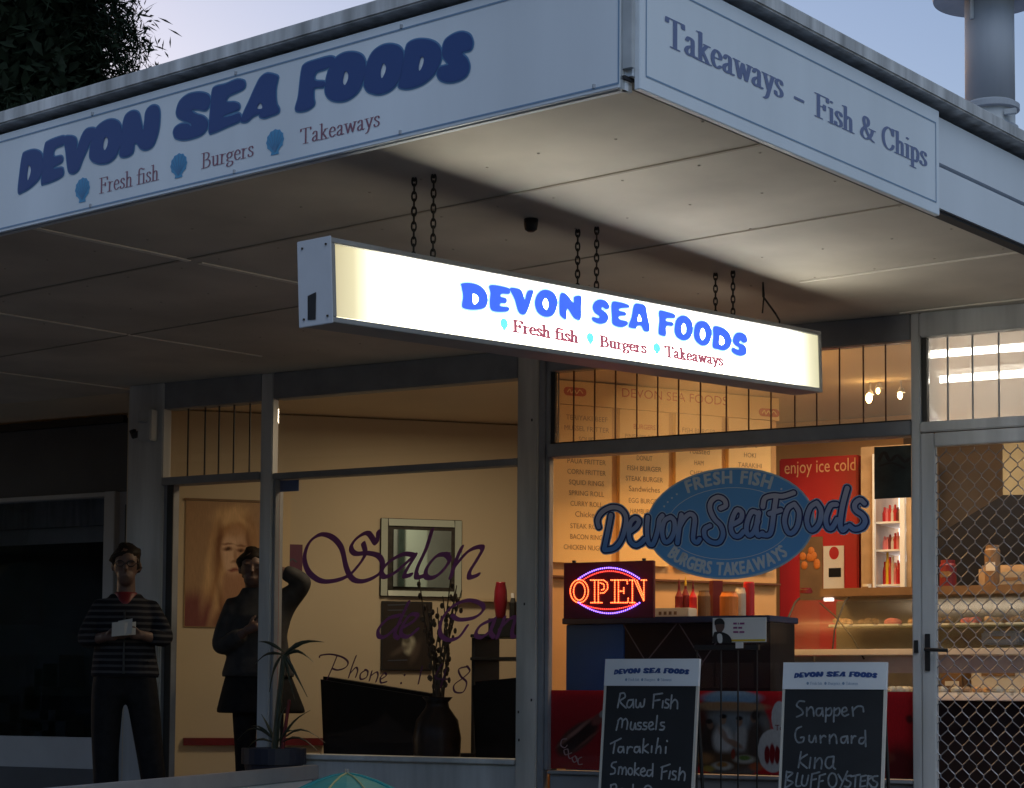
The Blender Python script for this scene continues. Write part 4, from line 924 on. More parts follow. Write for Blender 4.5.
for k_ in range(4):
    for sg in (-1, 1):
        a_ = R(90 + sg*(46 + k_*6)); s_.poly(ellipse((oc[0]+orx*.86*math.cos(a_), oc[1]+ory*.82*math.sin(a_)), .0055, .0055, 10))
s_.build('dot_row', 'logo_text', dc)
G1, G2 = (590, 460, 6.566), (730, 460, 6.566)
SCR = [(G1, [(60, 440), (52, 395), (80, 345), (140, 312), (200, 320), (238, 370), (232, 450), (205, 530), (160, 580), (98, 592)]), (G1, [(140, 362), (120, 470), (95, 588)]),
 (G1, [(268, 468), (305, 440), (325, 402), (300, 382), (270, 410), (258, 470), (266, 530), (298, 560), (335, 548), (362, 520)]),
 (G1, [(382, 375), (376, 460), (386, 540), (412, 556), (434, 510), (452, 440), (458, 392), (478, 366)]),
 (G1, [(532, 376), (492, 400), (476, 470), (492, 535), (526, 528), (556, 470), (556, 402), (532, 376)]),
 (G1, [(603, 360), (588, 450), (576, 545)]), (G1, [(590, 440), (625, 380), (662, 355), (690, 382), (684, 460), (680, 520), (704, 542), (722, 520)]),
 (G1, [(860, 318), (893, 300), (884, 262), (842, 244), (800, 270), (790, 320), (818, 385), (862, 432), (876, 490), (850, 540), (800, 540), (758, 505), (755, 455), (790, 432)]),
 (G2, [(25, 422), (72, 392), (80, 345), (48, 328), (20, 380), (8, 450), (28, 495), (62, 500), (92, 470)]),
 (G2, [(185, 352), (148, 340), (118, 400), (110, 465), (130, 495), (160, 470), (186, 400)]), (G2, [(192, 345), (176, 440), (186, 495), (216, 480)]),
 (G2, [(218, 308), (232, 252), (290, 235), (350, 238), (420, 216)]), (G2, [(305, 245), (290, 345), (268, 480), (215, 492)]), (G2, [(262, 352), (335, 330)]),
 (G2, [(425, 290), (382, 320), (360, 400), (380, 470), (412, 478), (446, 430), (456, 345), (425, 290)]),
 (G2, [(572, 282), (530, 312), (506, 390), (522, 450), (552, 458), (590, 410), (600, 332), (572, 282)]),
 (G2, [(702, 292), (662, 302), (632, 380), (642, 440), (670, 448), (706, 390)]), (G2, [(772, 185), (742, 300), (726, 420), (742, 462), (768, 440)]),
 (G2, [(885, 285), (855, 262), (822, 290), (828, 330), (872, 362), (890, 402), (868, 442), (820, 455), (788, 432)])]
SP = [smooth_pts(PG.pts(cr, p_), False, 5) for cr, p_ in SCR]
for nm, mt, wpx, off in (('logo_halo', 'logo_halo', 64, .003), ('logo_outline', 'logo_navy', 50, .004), ('logo_lettering', 'logo_fill', 31, .005)):
    s_ = Sheet(PG, off); w_ = wpx/6.566/190; H = []
    for p_ in SP: H += hulls(p_, pen(w_*.92, w_*1.05, R(60), 10))
    s_.add(shape2d(strokes=H)); s_.build(nm, mt, dc)

# --- salon lettering on its window
sd = empty('window_lettering', PF.pt(-6.0, .9), 'purple flowing script reading Salon de Can and Phone across the salon window', 'lettering')
T1, T2, T3 = (260, 450, 4.636), (360, 490, 3.75), (280, 600, 3.94)
def script(paths, wpx, name, mt, ang=40, thin=.3):
    s_ = Sheet(PG, .0); H = []
    for cr, p_ in paths:
        q_ = smooth_pts(PG.pts(cr, p_), False, 6); w_ = wpx/175
        H += hulls(q_, pen(w_, w_*thin, R(ang), 8))
    s_.add(shape2d(strokes=H)); return s_.build(name, mt, sd)
script([(T1, [(548, 378), (538, 432), (500, 385), (450, 408), (422, 450), (442, 480), (500, 478), (550, 492), (570, 535), (545, 580), (480, 608), (430, 598), (400, 545), (378, 455), (335, 405), (280, 392), (228, 430), (206, 500), (226, 565), (280, 606), (345, 606), (410, 582), (460, 530), (488, 480), (478, 432)]),
        (T2, [(205, 245), (165, 240), (115, 265), (82, 302), (92, 326), (130, 310), (175, 272), (208, 243), (180, 290), (166, 322), (192, 318)]), (T2, [(270, 150), (248, 220), (216, 290), (212, 326), (240, 322)]),
        (T2, [(332, 242), (290, 246), (252, 290), (248, 325), (278, 327), (312, 300), (336, 262), (320, 240)]), (T2, [(382, 214), (362, 260), (340, 328)]), (T2, [(348, 296), (400, 235), (440, 214), (460, 220), (438, 262), (412, 305), (412, 328), (444, 318)])], 6.6, 'lettering', 'purple', thin=.42)
script([(T2, [(148, 470), (106, 482), (70, 520), (72, 550), (102, 545), (150, 500)]), (T2, [(182, 420), (150, 490), (130, 540), (144, 556)]), (T2, [(160, 516), (200, 492), (216, 470), (188, 468), (160, 508), (154, 540), (180, 550), (216, 522)]),
        (T2, [(402, 510), (370, 552), (330, 562), (302, 540), (305, 490), (342, 440), (400, 414), (450, 424), (463, 448), (430, 478), (372, 486), (345, 470)]), (T2, [(492, 488), (452, 508), (434, 540), (455, 553), (490, 525), (506, 482), (490, 530), (502, 552)]), (T2, [(542, 478), (530, 512), (514, 554)]), (T2, [(524, 520), (560, 484), (582, 480), (570, 528), (576, 552), (600, 535)])], 5.4, 'lettering', 'purple', thin=.45)
script([(T3, [(156, 226), (160, 218), (200, 214), (245, 225), (268, 245), (258, 266), (228, 276), (206, 270)]), (T3, [(224, 222), (208, 262), (186, 312)]), (T3, [(300, 220), (284, 262), (270, 306)]), (T3, [(276, 290), (298, 266), (306, 278), (298, 304)]), (T3, [(340, 275), (318, 290), (318, 312), (340, 305), (346, 282), (334, 274)]), (T3, [(362, 280), (352, 318)]), (T3, [(356, 300), (380, 284), (386, 296), (378, 322)]), (T3, [(398, 312), (418, 298), (412, 288), (396, 306), (398, 326), (420, 322)]), (T3, [(490, 294), (492, 297)]), (T3, [(476, 326), (478, 329)]),
        (T3, [(560, 262), (545, 330)]), (T3, [(640, 250), (612, 305), (660, 312)]), (T3, [(655, 270), (632, 345)]), (T3, [(740, 262), (705, 272), (712, 300), (735, 325), (722, 362), (690, 362), (686, 335), (720, 308), (748, 280), (735, 260)])], 2.3, 'lettering', 'magenta_dark', thin=.45)

# ================================================================== TAKEAWAY SHOP CONTENTS
# --- menu boards on the angled wall
def mrect(P, px0, px1, py0, py1):
    u0 = P.uv(px0, (py0+py1)/2)[0]; u1 = P.uv(px1, (py0+py1)/2)[0]; return u0, u1, P.uv((px0+px1)/2, py1)[1], P.uv((px0+px1)/2, py0)[1]
zt_m = PM.uv(605, 408)[1]; zb_m = PM.uv(650, 566)[1]
hdl = mrect(PM, 549, 778, 300, 408)
hb = empty('menu_header_board', PM.pt(hdl[0], zt_m), 'orange lit header board with faint red DEVON SEA FOODS above the menu panels', 'menu board')
MB().slab(PM, hdl[0], zt_m+.004, hdl[1], 2.6, -.028, .012).build('board', 'menu', hb)
s_ = Sheet(PM, .0135)
a_, b_ = PM.uv(621, 397), PM.uv(726, 412); put_text(s_, 'DEVON SEA FOODS', a_, width=b_[0]-a_[0], cap=.055)
s_.build('lettering', 'menu_red', hb)
for px, py in ((574, 392), (768, 413)):
    c_ = PM.uv(px, py); s_ = Sheet(PM, .0135); s_.add(shape2d(strokes=hulls([(c_[0]-.05, c_[1]), (c_[0]+.05, c_[1])], pen(.05, .05, 0, 12)))); e_ = s_.build('logo_badge', 'menu_red', hb)
    s_ = Sheet(PM, .015); q_ = smooth_pts([(c_[0]-.05, c_[1]-.005), (c_[0]-.035, c_[1]+.012), (c_[0]-.025, c_[1]-.01), (c_[0]-.005, c_[1]+.01), (c_[0]+.01, c_[1]-.01), (c_[0]+.03, c_[1]+.012), (c_[0]+.05, c_[1]-.006)]); s_.stroke([q_], .006); s_.build('badge_script', 'menu', e_)
PANELS = [
 (551, 611, ['TERIYAKI BEEF', 'MUSSEL FRITTER', 'SQUID', 'Lunches', 'PAUA FRITTER', 'CORN FRITTER', 'SQUID RINGS', 'SPRING ROLL', 'CURRY ROLL', 'Chicken', 'STEAK ROLL', 'BACON RING', 'CHICKEN NUGGET', 'HOT DOG'], None),
 (619, 668, ['BURGERS', 'PINEAPPLE RING', 'BANANA FRITTER', 'DONUT', 'FISH BURGER', 'STEAK BURGER', 'Sandwiches', 'EGG BURGER', 'HAMBURGER', 'CHEESE'], 0),
 (675, 721, ['FISH BURGER', 'CHICKEN BURGER', 'Toasted', 'HAM', 'CHEESE', 'EGG', 'ONION', 'TOMATO'], None),
 (728, 770, ['FISH', 'CHIPS', 'HOKI', 'TARAKIHI', 'SNAPPER', 'GURNARD'], None)]
MENULAB = ['menu panel nearest the pillar with fourteen lines of dark print', 'menu panel with a red heading, second from the pillar', 'third menu panel from the pillar, partly behind the top of the oval decal', 'narrow menu panel beside the red cooler with a few short lines']
for (pa, pb, lines, redline), lab in zip(PANELS, MENULAB):
    u0, u1, _, _ = mrect(PM, pa, pb, 440, 560)
    mp_ = empty('menu_board', PM.pt((u0+u1)/2, zb_m), lab, 'menu board', 'menu panels behind the takeaway window')
    MB().slab(PM, u0, zb_m, u1, zt_m, -.028, .008).build('panel', 'menu', mp_)
    s_ = Sheet(PM, .0095); s2_ = Sheet(PM, .0095); z_ = zt_m-.085 if pa < 560 else zt_m-.11
    for i, tx in enumerate(lines):
        sh = s2_ if i == redline else s_
        w_ = min((u1-u0)*.8, .021*len(tx)); put_text(sh, tx, ((u0+u1)/2 + (.03 if pa < 560 else 0), z_), width=w_, cap=.030 if tx.isupper() else .034, align=.5); z_ -= .062 if tx.isupper() else .068
        if z_ < zb_m+.03: break
    s_.build('print', 'menu_ink', mp_)
    if s2_.v: s2_.build('heading', 'menu_red', mp_)
# ledge line on the wall
MB().slab(PM, -.1, PM.uv(650, 579)[1]-.012, um1, PM.uv(650, 579)[1], -.028, .02).build('wall_ledge', 'menu_sep', shop)

# --- red drinks cooler
YC = 11.6
def q3(px, py, Y): return atY(px, py, Y)
a_ = q3(779, 500, YC).x; b_ = q3(858, 500, YC).x; zt_c = q3(815, 457, YC).z
ck = empty('drinks_cooler', ((a_+b_)/2, YC+.25, 0), 'tall red drinks cooler with the words enjoy ice cold across its head', 'cooler')
MB().box((a_, YC, .1), (b_, YC+.5, zt_c)).build('cabinet', 'red', ck, bevel=.008)
PK = Plane((0, YC-.0015, 0), (1, 0, 0), (0, -1, 0))
s_ = Sheet(PK, 0); p_, r__ = PK.uv(784.5, 474), PK.uv(855.5, 472); put_text(s_, 'enjoy ice cold', p_, width=r__[0]-p_[0], cap=.085); s_.build('lettering', 'red_text', ck)
x0, x1 = q3(800, 560, YC).x, q3(823, 560, YC).x
MB().box((x0, YC-.004, q3(810, 600, YC).z), (x1, YC-.002, q3(810, 537, YC).z)).build('picture', 'brown', ck)
mb = MB()
rng = random.Random(5)
for i in range(9): mb.ball((x0+.02+.1*rng.random(), YC-.006, q3(810, 557, YC).z+rng.gauss(0, .03)), .022, .008, .026, 8, 6)
mb.build('picture_food', 'orange', ck)
MB().box((a_+.04, YC-.03, .9), (b_-.04, YC-.002, .93)).build('shelf_edge', 'black', ck)
x0, x1 = q3(823.5, 570, YC-.01).x, q3(844, 570, YC-.01).x
nt_ = empty('notice', ((x0+x1)/2, YC-.02, q3(833, 590, YC).z), 'white paper notice with a red ring and a dark square taped to the red cooler', 'notice')
MB().box((x0, YC-.012, q3(833, 591, YC).z), (x1, YC-.006, q3(833, 546, YC).z)).build('sheet', 'white', nt_)
PN = Plane((0, YC-.0135, 0), (1, 0, 0), (0, -1, 0))
Sheet(PN, 0).poly(ellipse(PN.uv(834, 553), .032, .04)).build('ring', 'red', nt_)
c_ = PN.uv(834, 568); c2_ = PN.uv(841, 577); Sheet(PN, 0).rect(c_[0]-.035, c2_[1], c2_[0], c_[1]).build('square', 'dark_cab', nt_)

# --- glass door fridge with shelves of bottles
YR = 11.4
a_, b_ = q3(861, 500, YR).x, q3(911, 500, YR).x; fa, fb = q3(874, 500, YR).x, q3(906, 500, YR).x; ztf = q3(880, 446, YR).z
fd = empty('display_fridge', ((a_+b_)/2, YR+.3, 0), 'tall lit glass fronted fridge with shelves of red and white bottles beside the door post', 'fridge')
MB().box((a_, YR, .1), (fa, YR+.55, ztf)).box((fb, YR, .1), (b_, YR+.55, ztf)).box((fa, YR+.5, .1), (fb, YR+.55, ztf)).box((fa, YR, ztf-.05), (fb, YR+.499, ztf)).box((fa, YR, .1), (fb, YR+.499, .35)).build('cabinet', 'tan', fd)
MB().box((fb-.03, YR-.03, .35), (fb, YR-.002, ztf-.05)).box((fa, YR-.03, .35), (fa+.012, YR-.002, ztf-.05)).build('door_frame', 'white', fd)
MB().box((fa+.01, YR+.44, .4), (fb-.01, YR+.49, ztf-.1)).build('back_light', 'cool_light', fd)
sh = MB(); 
for py in (521, 549, 584): sh.box((fa+.005, YR+.02, q3(890, py, YR).z-.012), (fb-.005, YR+.4, q3(890, py, YR).z))
sh.build('shelf', 'white', fd)
rng = random.Random(9)
for py, h_ in ((521, .10), (549, .10), (584, .16)):
    z_ = q3(890, py, YR).z
    n_ = 9
    for i in range(n_):
        x_ = fa+.025+(fb-fa-.05)*(i+.5)/n_; hh_ = h_*(.8+.3*rng.random())
        mt = rng.choice(['red', 'pink', 'red', 'offwhite', 'darkred'])
        if py == 584 and i == 1:
            mt = 'yellow'; hh_ = .2
        o = MB().lathe((x_, YR+.10, z_+.001), [(.014, 0), (.0145, hh_*.6), (.007, hh_*.82), (.007, hh_)], 10).build('bottle', mt)
        tag(o, {'red': 'small red bottle on a fridge shelf', 'pink': 'small pink bottle on a fridge shelf', 'offwhite': 'small white bottle on a fridge shelf', 'darkred': 'small dark red bottle on a fridge shelf', 'yellow': 'yellow bottle standing on the lowest visible fridge shelf'}[mt], 'bottle', 'bottles on the fridge shelves')

# --- dark poster hung inside the window by the door post
pst = empty('poster', q3(893, 500, YF+.05), 'dark green weathered notice hanging in the window top corner by the door post', 'poster')
p0, p1 = q3(874.5, 499, YF+.03), q3(911, 445, YF+.03)
MB().box((p0.x, YF+.028, p0.z), (p1.x, YF+.034, p1.z)).build('sheet', 'green_dark', pst)
PQ = Plane((0, YF+.0265, 0), (1, 0, 0), (0, -1, 0)); s_ = Sheet(PQ, 0)
for pts in ([(878, 462), (884, 452), (890, 461), (897, 455), (905, 462), (909, 458)], [(880, 466), (892, 463), (904, 468)]): s_.stroke([smooth_pts([PQ.uv(*p) for p in pts])], .02, .008)
s_.build('picture', 'black', pst)

# --- food display counter
YD = 10.35
cx0, cx1 = q3(762, 650, YD).x, -1.95
z_lip, z_top, z_bot = q3(840, 652, YD).z, q3(840, 597, YD+.25).z, q3(900, 695, YD).z
dcs = empty('display_counter', ((cx0+cx1)/2, YD+.3, 0), 'long food display counter with curved glass front, pale lip and dark base', 'counter')
MB().box((cx0+.1, YD+.05, .1), (cx1, YD+.7, z_bot-.03)).build('base', 'dark_cab', dcs)
MB().box((cx0+.05, YD-.02, z_bot-.028), (cx1, YD+.75, z_bot)).build('deck', 'white', dcs, bevel=.004)
MB().box((cx0, YD-.03, z_lip-.02), (cx1, YD+.02, z_lip+.015)).build('lip', 'offwhite', dcs, bevel=.004)
MB().box((cx0+.05, YD+.02, z_bot+.001), (cx0+.3, YD+.1, z_lip-.021)).box((cx0+.31, YD+.021, z_bot+.12), (cx1, YD+.05, z_lip-.021)).build('front_panel', 'steel', dcs)
MB().box((cx0+.25, YD+.25, z_top), (cx1, YD+.8, z_top+.05)).build('top_shelf', 'brown', dcs, bevel=.004)
MB().box((cx0+.28, YD+.24, z_top-.022), (cx0+.33, YD+.27, z_top-.004)).build('glint_strip', 'cool_light', dcs)  # glowing strip stands in for a small glint on the case
pr = [(YD, z_lip+.016), (YD+.03, z_lip+.12), (YD+.10, z_lip+.2), (YD+.2, z_top-.03), (YD+.27, z_top-.002)]
mb = MB(); n_ = len(pr); vs = [(cx0+.12, y, z) for y, z in pr] + [(cx1, y, z) for y, z in pr]
mb.add(vs, [[i, i+1, n_+i+1, n_+i] for i in range(n_-1)])
me_ = mb.build('curved_glass', 'case_glass', dcs, smooth=True)
ec = MB(); ec.tube([(cx0+.12, y, z) for y, z in pr], .006, 6); ec.tube([(cx0+.42, y, z+.002) for y, z in pr], .005, 6); ec.build('glass_edge', 'iron', dcs)
MB().add([(cx0+.12, y, z) for y, z in pr] + [(cx0+.12, YD+.6, z_top), (cx0+.12, YD+.6, z_lip)], [[0, 1, 2, 3, 4, 5, 6]]).build('end_glass', 'case_glass', dcs)
MB().box((cx0+.2, YD+.68, z_bot), (cx1, YD+.7, z_top)).build('back_panel', 'case_back', dcs)
PH = Plane((0, YD+.66, 0), (1, 0, 0), (0, -1, 0)); print_sheet(PH, cx0+.2, z_lip, cx1-.005, z_top-.01, 0, 'haze_sheet', 'case_haze', dcs)  # milky glass haze and blurred contents painted on a flat sheet
MB().tube([q3(820, 603, YD+.24), q3(835, 616, YD+.14), q3(852, 637, YD+.05), q3(864, 659, YD-.004)], .005, 6).build('glass_edge', 'iron', dcs)
zm_ = (z_lip+z_top)/2 - .01
MB().box((cx0+.3, YD+.22, zm_-.006), (cx1-.01, YD+.6, zm_)).build('glass_shelf', 'case_glass', dcs)
rng = random.Random(14)
for i in range(13):
    x_ = cx0+.36+i*.145
    if x_ > cx1-.08: break
    dsh = empty('food_dish', (x_, YD+.34, zm_+.001), ('white dish of golden battered pieces on the counter shelf', 'white dish of brown pies on the counter shelf', 'white dish of reddish sausages on the counter shelf')[i % 3], 'food dish', 'food dishes on the shelf of the display counter')
    MB().box((x_-.062, YD+.26, zm_+.001), (x_+.062, YD+.46, zm_+.014)).build('dish', 'white', dsh, bevel=.003)
    mb = MB()
    for j in range(7): mb.ball((x_+rng.uniform(-.042, .042), YD+.29+rng.random()*.13, zm_+.026+.012*rng.random()), .026, .022, .018, 8, 5)
    mb.build('food', ('food', 'brown', 'pink')[i % 3], dsh)
rng = random.Random(21)
for i in range(11):
    x_ = cx0 + .75 + i*.145
    if x_ > cx1-.15: break
    ftr = empty('food_tray', (x_, YD+.2, z_bot+.001), 'steel tray of %s in the display counter' % ('pale fish fillets', 'pink and brown fried food')[i % 2], 'food tray', 'food trays in the display counter')
    MB().box((x_-.065, YD+.06, z_bot+.001), (x_+.065, YD+.4, z_bot+.016)).build('tray', 'white', ftr)
    mb = MB()
    for j in range(9): mb.ball((x_+rng.uniform(-.05, .05), YD+.1+rng.random()*.26, z_bot+.03), .03, .04, .02, 8, 5)
    mb.build('food', ['offwhite', 'food'][i % 2], ftr)
# box and scales seen through the security door
a_, b_ = q3(958, 660, YD+.45), q3(1030, 640, YD+.45)
bx = MB().box((a_.x, YD+.85, z_top+.051), (b_.x+.1, YD+1.2, z_top+.2)).build('carton', 'tan', None, bevel=.02); tag(bx, 'pale box standing on the counter behind the security door', 'box')
for (px0, py0, px1, py1, Y_, mt, nm, lab, ct_) in ((975, 690, 1030, 648, 10.62, 'offwhite', 'tub', 'wide pale tub inside the counter behind the security door', 'tub'), (985, 645, 1022, 631, 10.75, 'sign_grayblue', 'packet', 'bluish packet lying on the pale tub in the counter', 'packet'),
        (945, 690, 968, 672, 10.6, 'brown', 'tub', 'small brown tub beside the wide pale tub in the counter', 'tub'), (940, 590, 956, 560, 10.95, 'darkred', 'tin', 'dark red tin on the counter top behind the security door', 'tin'), (985, 590, 1000, 545, 11.0, 'brown', 'jar', 'tall brown jar on the counter top behind the security door', 'jar'),
        (1003, 590, 1030, 572, 10.9, 'case_back', 'basket', 'pale fry basket on the counter top behind the security door', 'basket'), (862, 597, 872, 584, 10.95, 'offwhite', 'cup', 'pale cup on the counter top below the fridge', 'cup'), (800, 600, 812, 588, 10.9, 'darkred', 'tin', 'small dark tin on the counter top before the red cooler', 'tin')):
    a_, b_ = q3(px0, py0, Y_), q3(px1, py1, Y_); zb_ = (z_bot+.002 if py0 > 640 else z_top+.052); r_ = (b_.x-a_.x)/2
    if py0 == 645: zb_ = a_.z
    t_ = empty(nm, ((a_.x+b_.x)/2, Y_, zb_), lab, ct_)
    if nm in ('tin', 'jar', 'cup'): MB().lathe(((a_.x+b_.x)/2, Y_, 0), [(r_*.9, zb_), (r_, zb_+.01), (r_, b_.z-.03), (r_*.85, b_.z-.02), (r_*.85, b_.z)], 16).build('body', mt, t_)
    else: MB().box((a_.x, Y_-.08, zb_), (b_.x, Y_+.08, b_.z)).build('body', mt, t_, bevel=.012)
    MB().box(((a_.x+b_.x)/2-r_*.6, Y_-.085 if nm not in ('tin', 'jar', 'cup') else Y_-r_*1.02, (zb_*.6+b_.z*.4)), ((a_.x+b_.x)/2+r_*.6, Y_-.0805 if nm not in ('tin', 'jar', 'cup') else Y_-r_*.9, (zb_*.4+b_.z*.6))).build('band', 'brown' if mt != 'brown' else 'offwhite', t_)
# dark hood over the range, seen through the door
YH = 11.25
hd = empty('range_hood', (-2.4, YH, 1.5), 'big dark sloping range hood beyond the security door', 'hood')
pts = [q3(932, 592, YH), q3(1060, 592, YH), q3(1060, 494, YH), q3(1003, 495, YH), q3(932, 538, YH)]
MB().prism([(p.x, YH, p.z) for p in pts], [(p.x, YH+.5, p.z) for p in pts]).build('hood', 'dark_cab', hd)
MB().box((pts[0].x, YH-.02, pts[0].z-.03), (pts[1].x, YH+.5, pts[0].z-.001)).build('hood_rim', 'brown', hd)
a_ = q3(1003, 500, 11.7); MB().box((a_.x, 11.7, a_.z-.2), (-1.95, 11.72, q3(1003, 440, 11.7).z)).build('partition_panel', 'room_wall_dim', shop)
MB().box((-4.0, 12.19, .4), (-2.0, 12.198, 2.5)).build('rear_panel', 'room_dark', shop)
# --- fluorescent tubes
for i, (y_, z_, lab) in enumerate(((10.0, q3(975, 378, 10.0).z, 'bare fluorescent tube glaring just inside the fanlight over the security door'), (9.75, q3(975, 352, 9.75).z, 'second fluorescent tube, nearer the fanlight and higher'))):
    ft = empty('fluorescent_light', (-2.5, y_, 2.6), lab, 'ceiling light')
    MB().box((-3.1, y_-.04, z_+.02), (-1.95, y_+.04, min(z_+.05, 2.609))).build('batten', 'white', ft)
    MB().tube([(-3.08, y_, z_), (-1.97, y_, z_)], .014, 10).build('tube', 'tube', ft)
# --- three small bulbs added where reflections of bulbs show in the glass
for (px, py, s_, lab) in ((869, 398, 1.4, 'brightest of three glowing bulbs standing in for reflections in the takeaway fanlight'), (878, 391, .8, 'smallest stand-in for a bulb reflection, just right of the brightest one'), (900, 395.5, 1.0, 'stand-in for a bulb reflection nearest the door post in the takeaway fanlight')):
    p_ = q3(px, py, 10.9); lt = empty('reflection_bulb', p_, lab, 'lamp')
    MB().tube([p_ + Vector((0, .02, .03)), (p_.x, p_.y+.02, 2.609)], .006, 6).lathe(p_ + Vector((0, .02, .018)), [(.026, 0), (.012, .03)], 10).build('fitting', 'casing', lt)
    MB().ball(p_, .014*s_, .014, .022*s_, 10, 8).build('bulb', 'bulb', lt)

# --- cabinet behind the window, with things standing on it
YB = 9.55
a_, b_ = q3(566, 640, YB).x, q3(770, 640, YB).x; zc_ = q3(660, 617, YB).z
sep = q3(624, 650, YB).x
cb = empty('cabinet', ((a_+b_)/2, YB+.2, 0), 'low dark cabinet with a blue left panel and a crisscross front behind the takeaway window', 'cabinet')
MB().box((a_, YB, .02), (sep, YB+.35, zc_-.035)).build('blue_panel', 'blue_cab', cb, bevel=.004)
MB().box((sep+.002, YB+.004, .02), (b_, YB+.35, zc_-.035)).build('body', 'dark_cab', cb)
MB().box((a_-.01, YB-.03, zc_-.033), (b_+.01, YB+.38, zc_)).build('top', 'blue_top', cb, bevel=.003)
PX = Plane((0, YB+.0025, 0), (1, 0, 0), (0, -1, 0)); s_ = Sheet(PX, 0)
for A, B_ in (((622, 622), (646, 662)), ((646, 662), (678, 622)), ((678, 622), (703, 662)), ((703, 662), (728, 625)), ((624, 690), (646, 662)), ((646, 662), (668, 695)), ((703, 662), (690, 690))):
    s_.add(shape2d(strokes=hulls([PX.uv(*A), PX.uv(*B_)], pen(.008, .008, 0, 6))))
s_.build('lattice', 'gray_line', cb)
def on_cab(px, py_top, w, name, lab, cat, prof, mt, capm=None, dy=.15, n=16):
    p_ = q3(px, 612, YB+dy); zt2 = q3(px, py_top, YB+dy).z; h_ = zt2-zc_
    t_ = empty(name, (p_.x, YB+dy, zc_+.001), lab, cat)
    MB().lathe((p_.x, YB+dy, zc_+.001), [(r_*w, z_*h_) for r_, z_ in prof], n).build('body', mt, t_, smooth=False)
    if capm: MB().lathe((p_.x, YB+dy, zc_+h_*.999), [(w*.3, 0), (w*.3, h_*.06), (w*.08, h_*.3)], 12).build('nozzle', capm, t_)
BT = [(.9, 0), (1, .05), (1, .7), (.35, .9), (.3, 1)]; JAR = [(.95, 0), (1, .06), (1, .8), (.8, .95), (.8, 1)]
on_cab(679, 588, .022, 'sauce_bottle', 'dark red sauce bottle leftmost on the cabinet', 'bottle', BT, 'darkred', 'darkred')
on_cab(685.5, 586, .022, 'sauce_bottle', 'dark red sauce bottle under the yellow lid', 'bottle', BT, 'darkred', 'yellow', dy=.2)
on_cab(693, 589, .022, 'sauce_bottle', 'red sauce bottle right of the yellow lidded one', 'bottle', BT, 'red', 'darkred')
on_cab(704, 591, .035, 'jar', 'brown jar on the cabinet beside the sauce bottles', 'jar', JAR, 'brown', dy=.24)
on_cab(729, 592, .05, 'jar', 'squat orange jar in the middle of the cabinet top', 'jar', JAR, 'orange')
on_cab(741, 588, .035, 'tub', 'pale tub behind the orange jar', 'tub', JAR, 'offwhite', dy=.28)
on_cab(749, 582, .03, 'can', 'red can at the right end of the cabinet top', 'can', [(.9, 0), (1, .04), (1, .95), (.9, 1)], 'red', dy=.3)
on_cab(716, 581, .04, 'carton', 'tall dark red carton standing at the back of the cabinet', 'carton', [(1, 0), (1, 1)], 'darkred', dy=.32, n=4)
p0, p1 = q3(654.5, 617, YB+.02), q3(688.5, 607.5, YB+.02)
wb = empty('flat_box', ((p0.x+p1.x)/2, YB+.06, zc_), 'flat cream box lying on the cabinet right of the OPEN sign', 'box')
MB().box((p0.x, YB+.02, zc_+.001), (p1.x, YB+.13, p1.z)).build('box', 'offwhite', wb, bevel=.003)
s_ = Sheet(Plane((0, YB+.0185, 0), (1, 0, 0), (0, -1, 0)), 0)
for k_ in range(4): x_ = p0.x+.025+k_*.03; s_.rect(x_, zc_+.012, x_+.017, zc_+.03)
s_.build('print', 'brown', wb)
# --- LED OPEN sign
PO = Plane((0, YF+.03, 0), (1, 0, 0), (0, -1, 0)); O1 = (550, 560, 4.876)
op = empty('open_sign', PO.pt(*PO.uv(608, 617)), 'lit red and blue LED sign reading OPEN in the takeaway window', 'sign')
(u0, v1), (u1, v0) = PO.uv(563.5, 563), PO.uv(653, 617.5)
MB().slab(PO, u0, v0, u1, v1, -.03, -.002).build('board', 'led_board', op, bevel=.003)
MB().slab(PO, u0+.05, v1+.001, u0+.065, v1+.012, -.02, -.003).slab(PO, u1-.065, v1+.001, u1-.05, v1+.012, -.02, -.003).build('hanger', 'black', op)
def dots(name, paths, mt, step, r):
    mb = MB()
    for cl, p_ in paths:
        q_ = [PO.uv(O1[0]+x/O1[2], O1[1]+y/O1[2]) for x, y in p_]
        if cl: q_ = q_ + [q_[0]]
        acc = 0
        for a_, b_ in zip(q_, q_[1:]):
            L_ = math.hypot(b_[0]-a_[0], b_[1]-a_[1]); t_ = acc
            while t_ < L_:
                c_ = PO.pt(a_[0]+(b_[0]-a_[0])*t_/L_, a_[1]+(b_[1]-a_[1])*t_/L_, .001); mb.ball(c_, r, r, r, 6, 4); t_ += step
            acc = t_-L_
    mb.build(name, mt, op)
def ell_px(cx, cy, rx, ry, n=40): return [(cx+rx*math.cos(2*math.pi*i/n), cy+ry*math.sin(2*math.pi*i/n)) for i in range(n)]
dots('letter', [(1, ell_px(143, 152, 44, 56)), (1, ell_px(143, 152, 28, 44))], 'led_core', .0092, .0036)
dots('letter', [(0, [(198, 98), (262, 98), (280, 112), (282, 140), (264, 160), (240, 162)]), (0, [(218, 100), (218, 208)]), (0, [(236, 100), (236, 208)]), (0, [(200, 208), (254, 208)]), (0, [(245, 112), (264, 118), (264, 142), (245, 148)])], 'led_core', .0092, .0036)
dots('letter', [(0, [(298, 98), (376, 98), (378, 122)]), (0, [(316, 100), (316, 208)]), (0, [(334, 100), (334, 208)]), (0, [(298, 208), (380, 208), (382, 182)]), (0, [(336, 152), (360, 152)]), (0, [(360, 136), (360, 168)])], 'led_core', .0092, .0036)
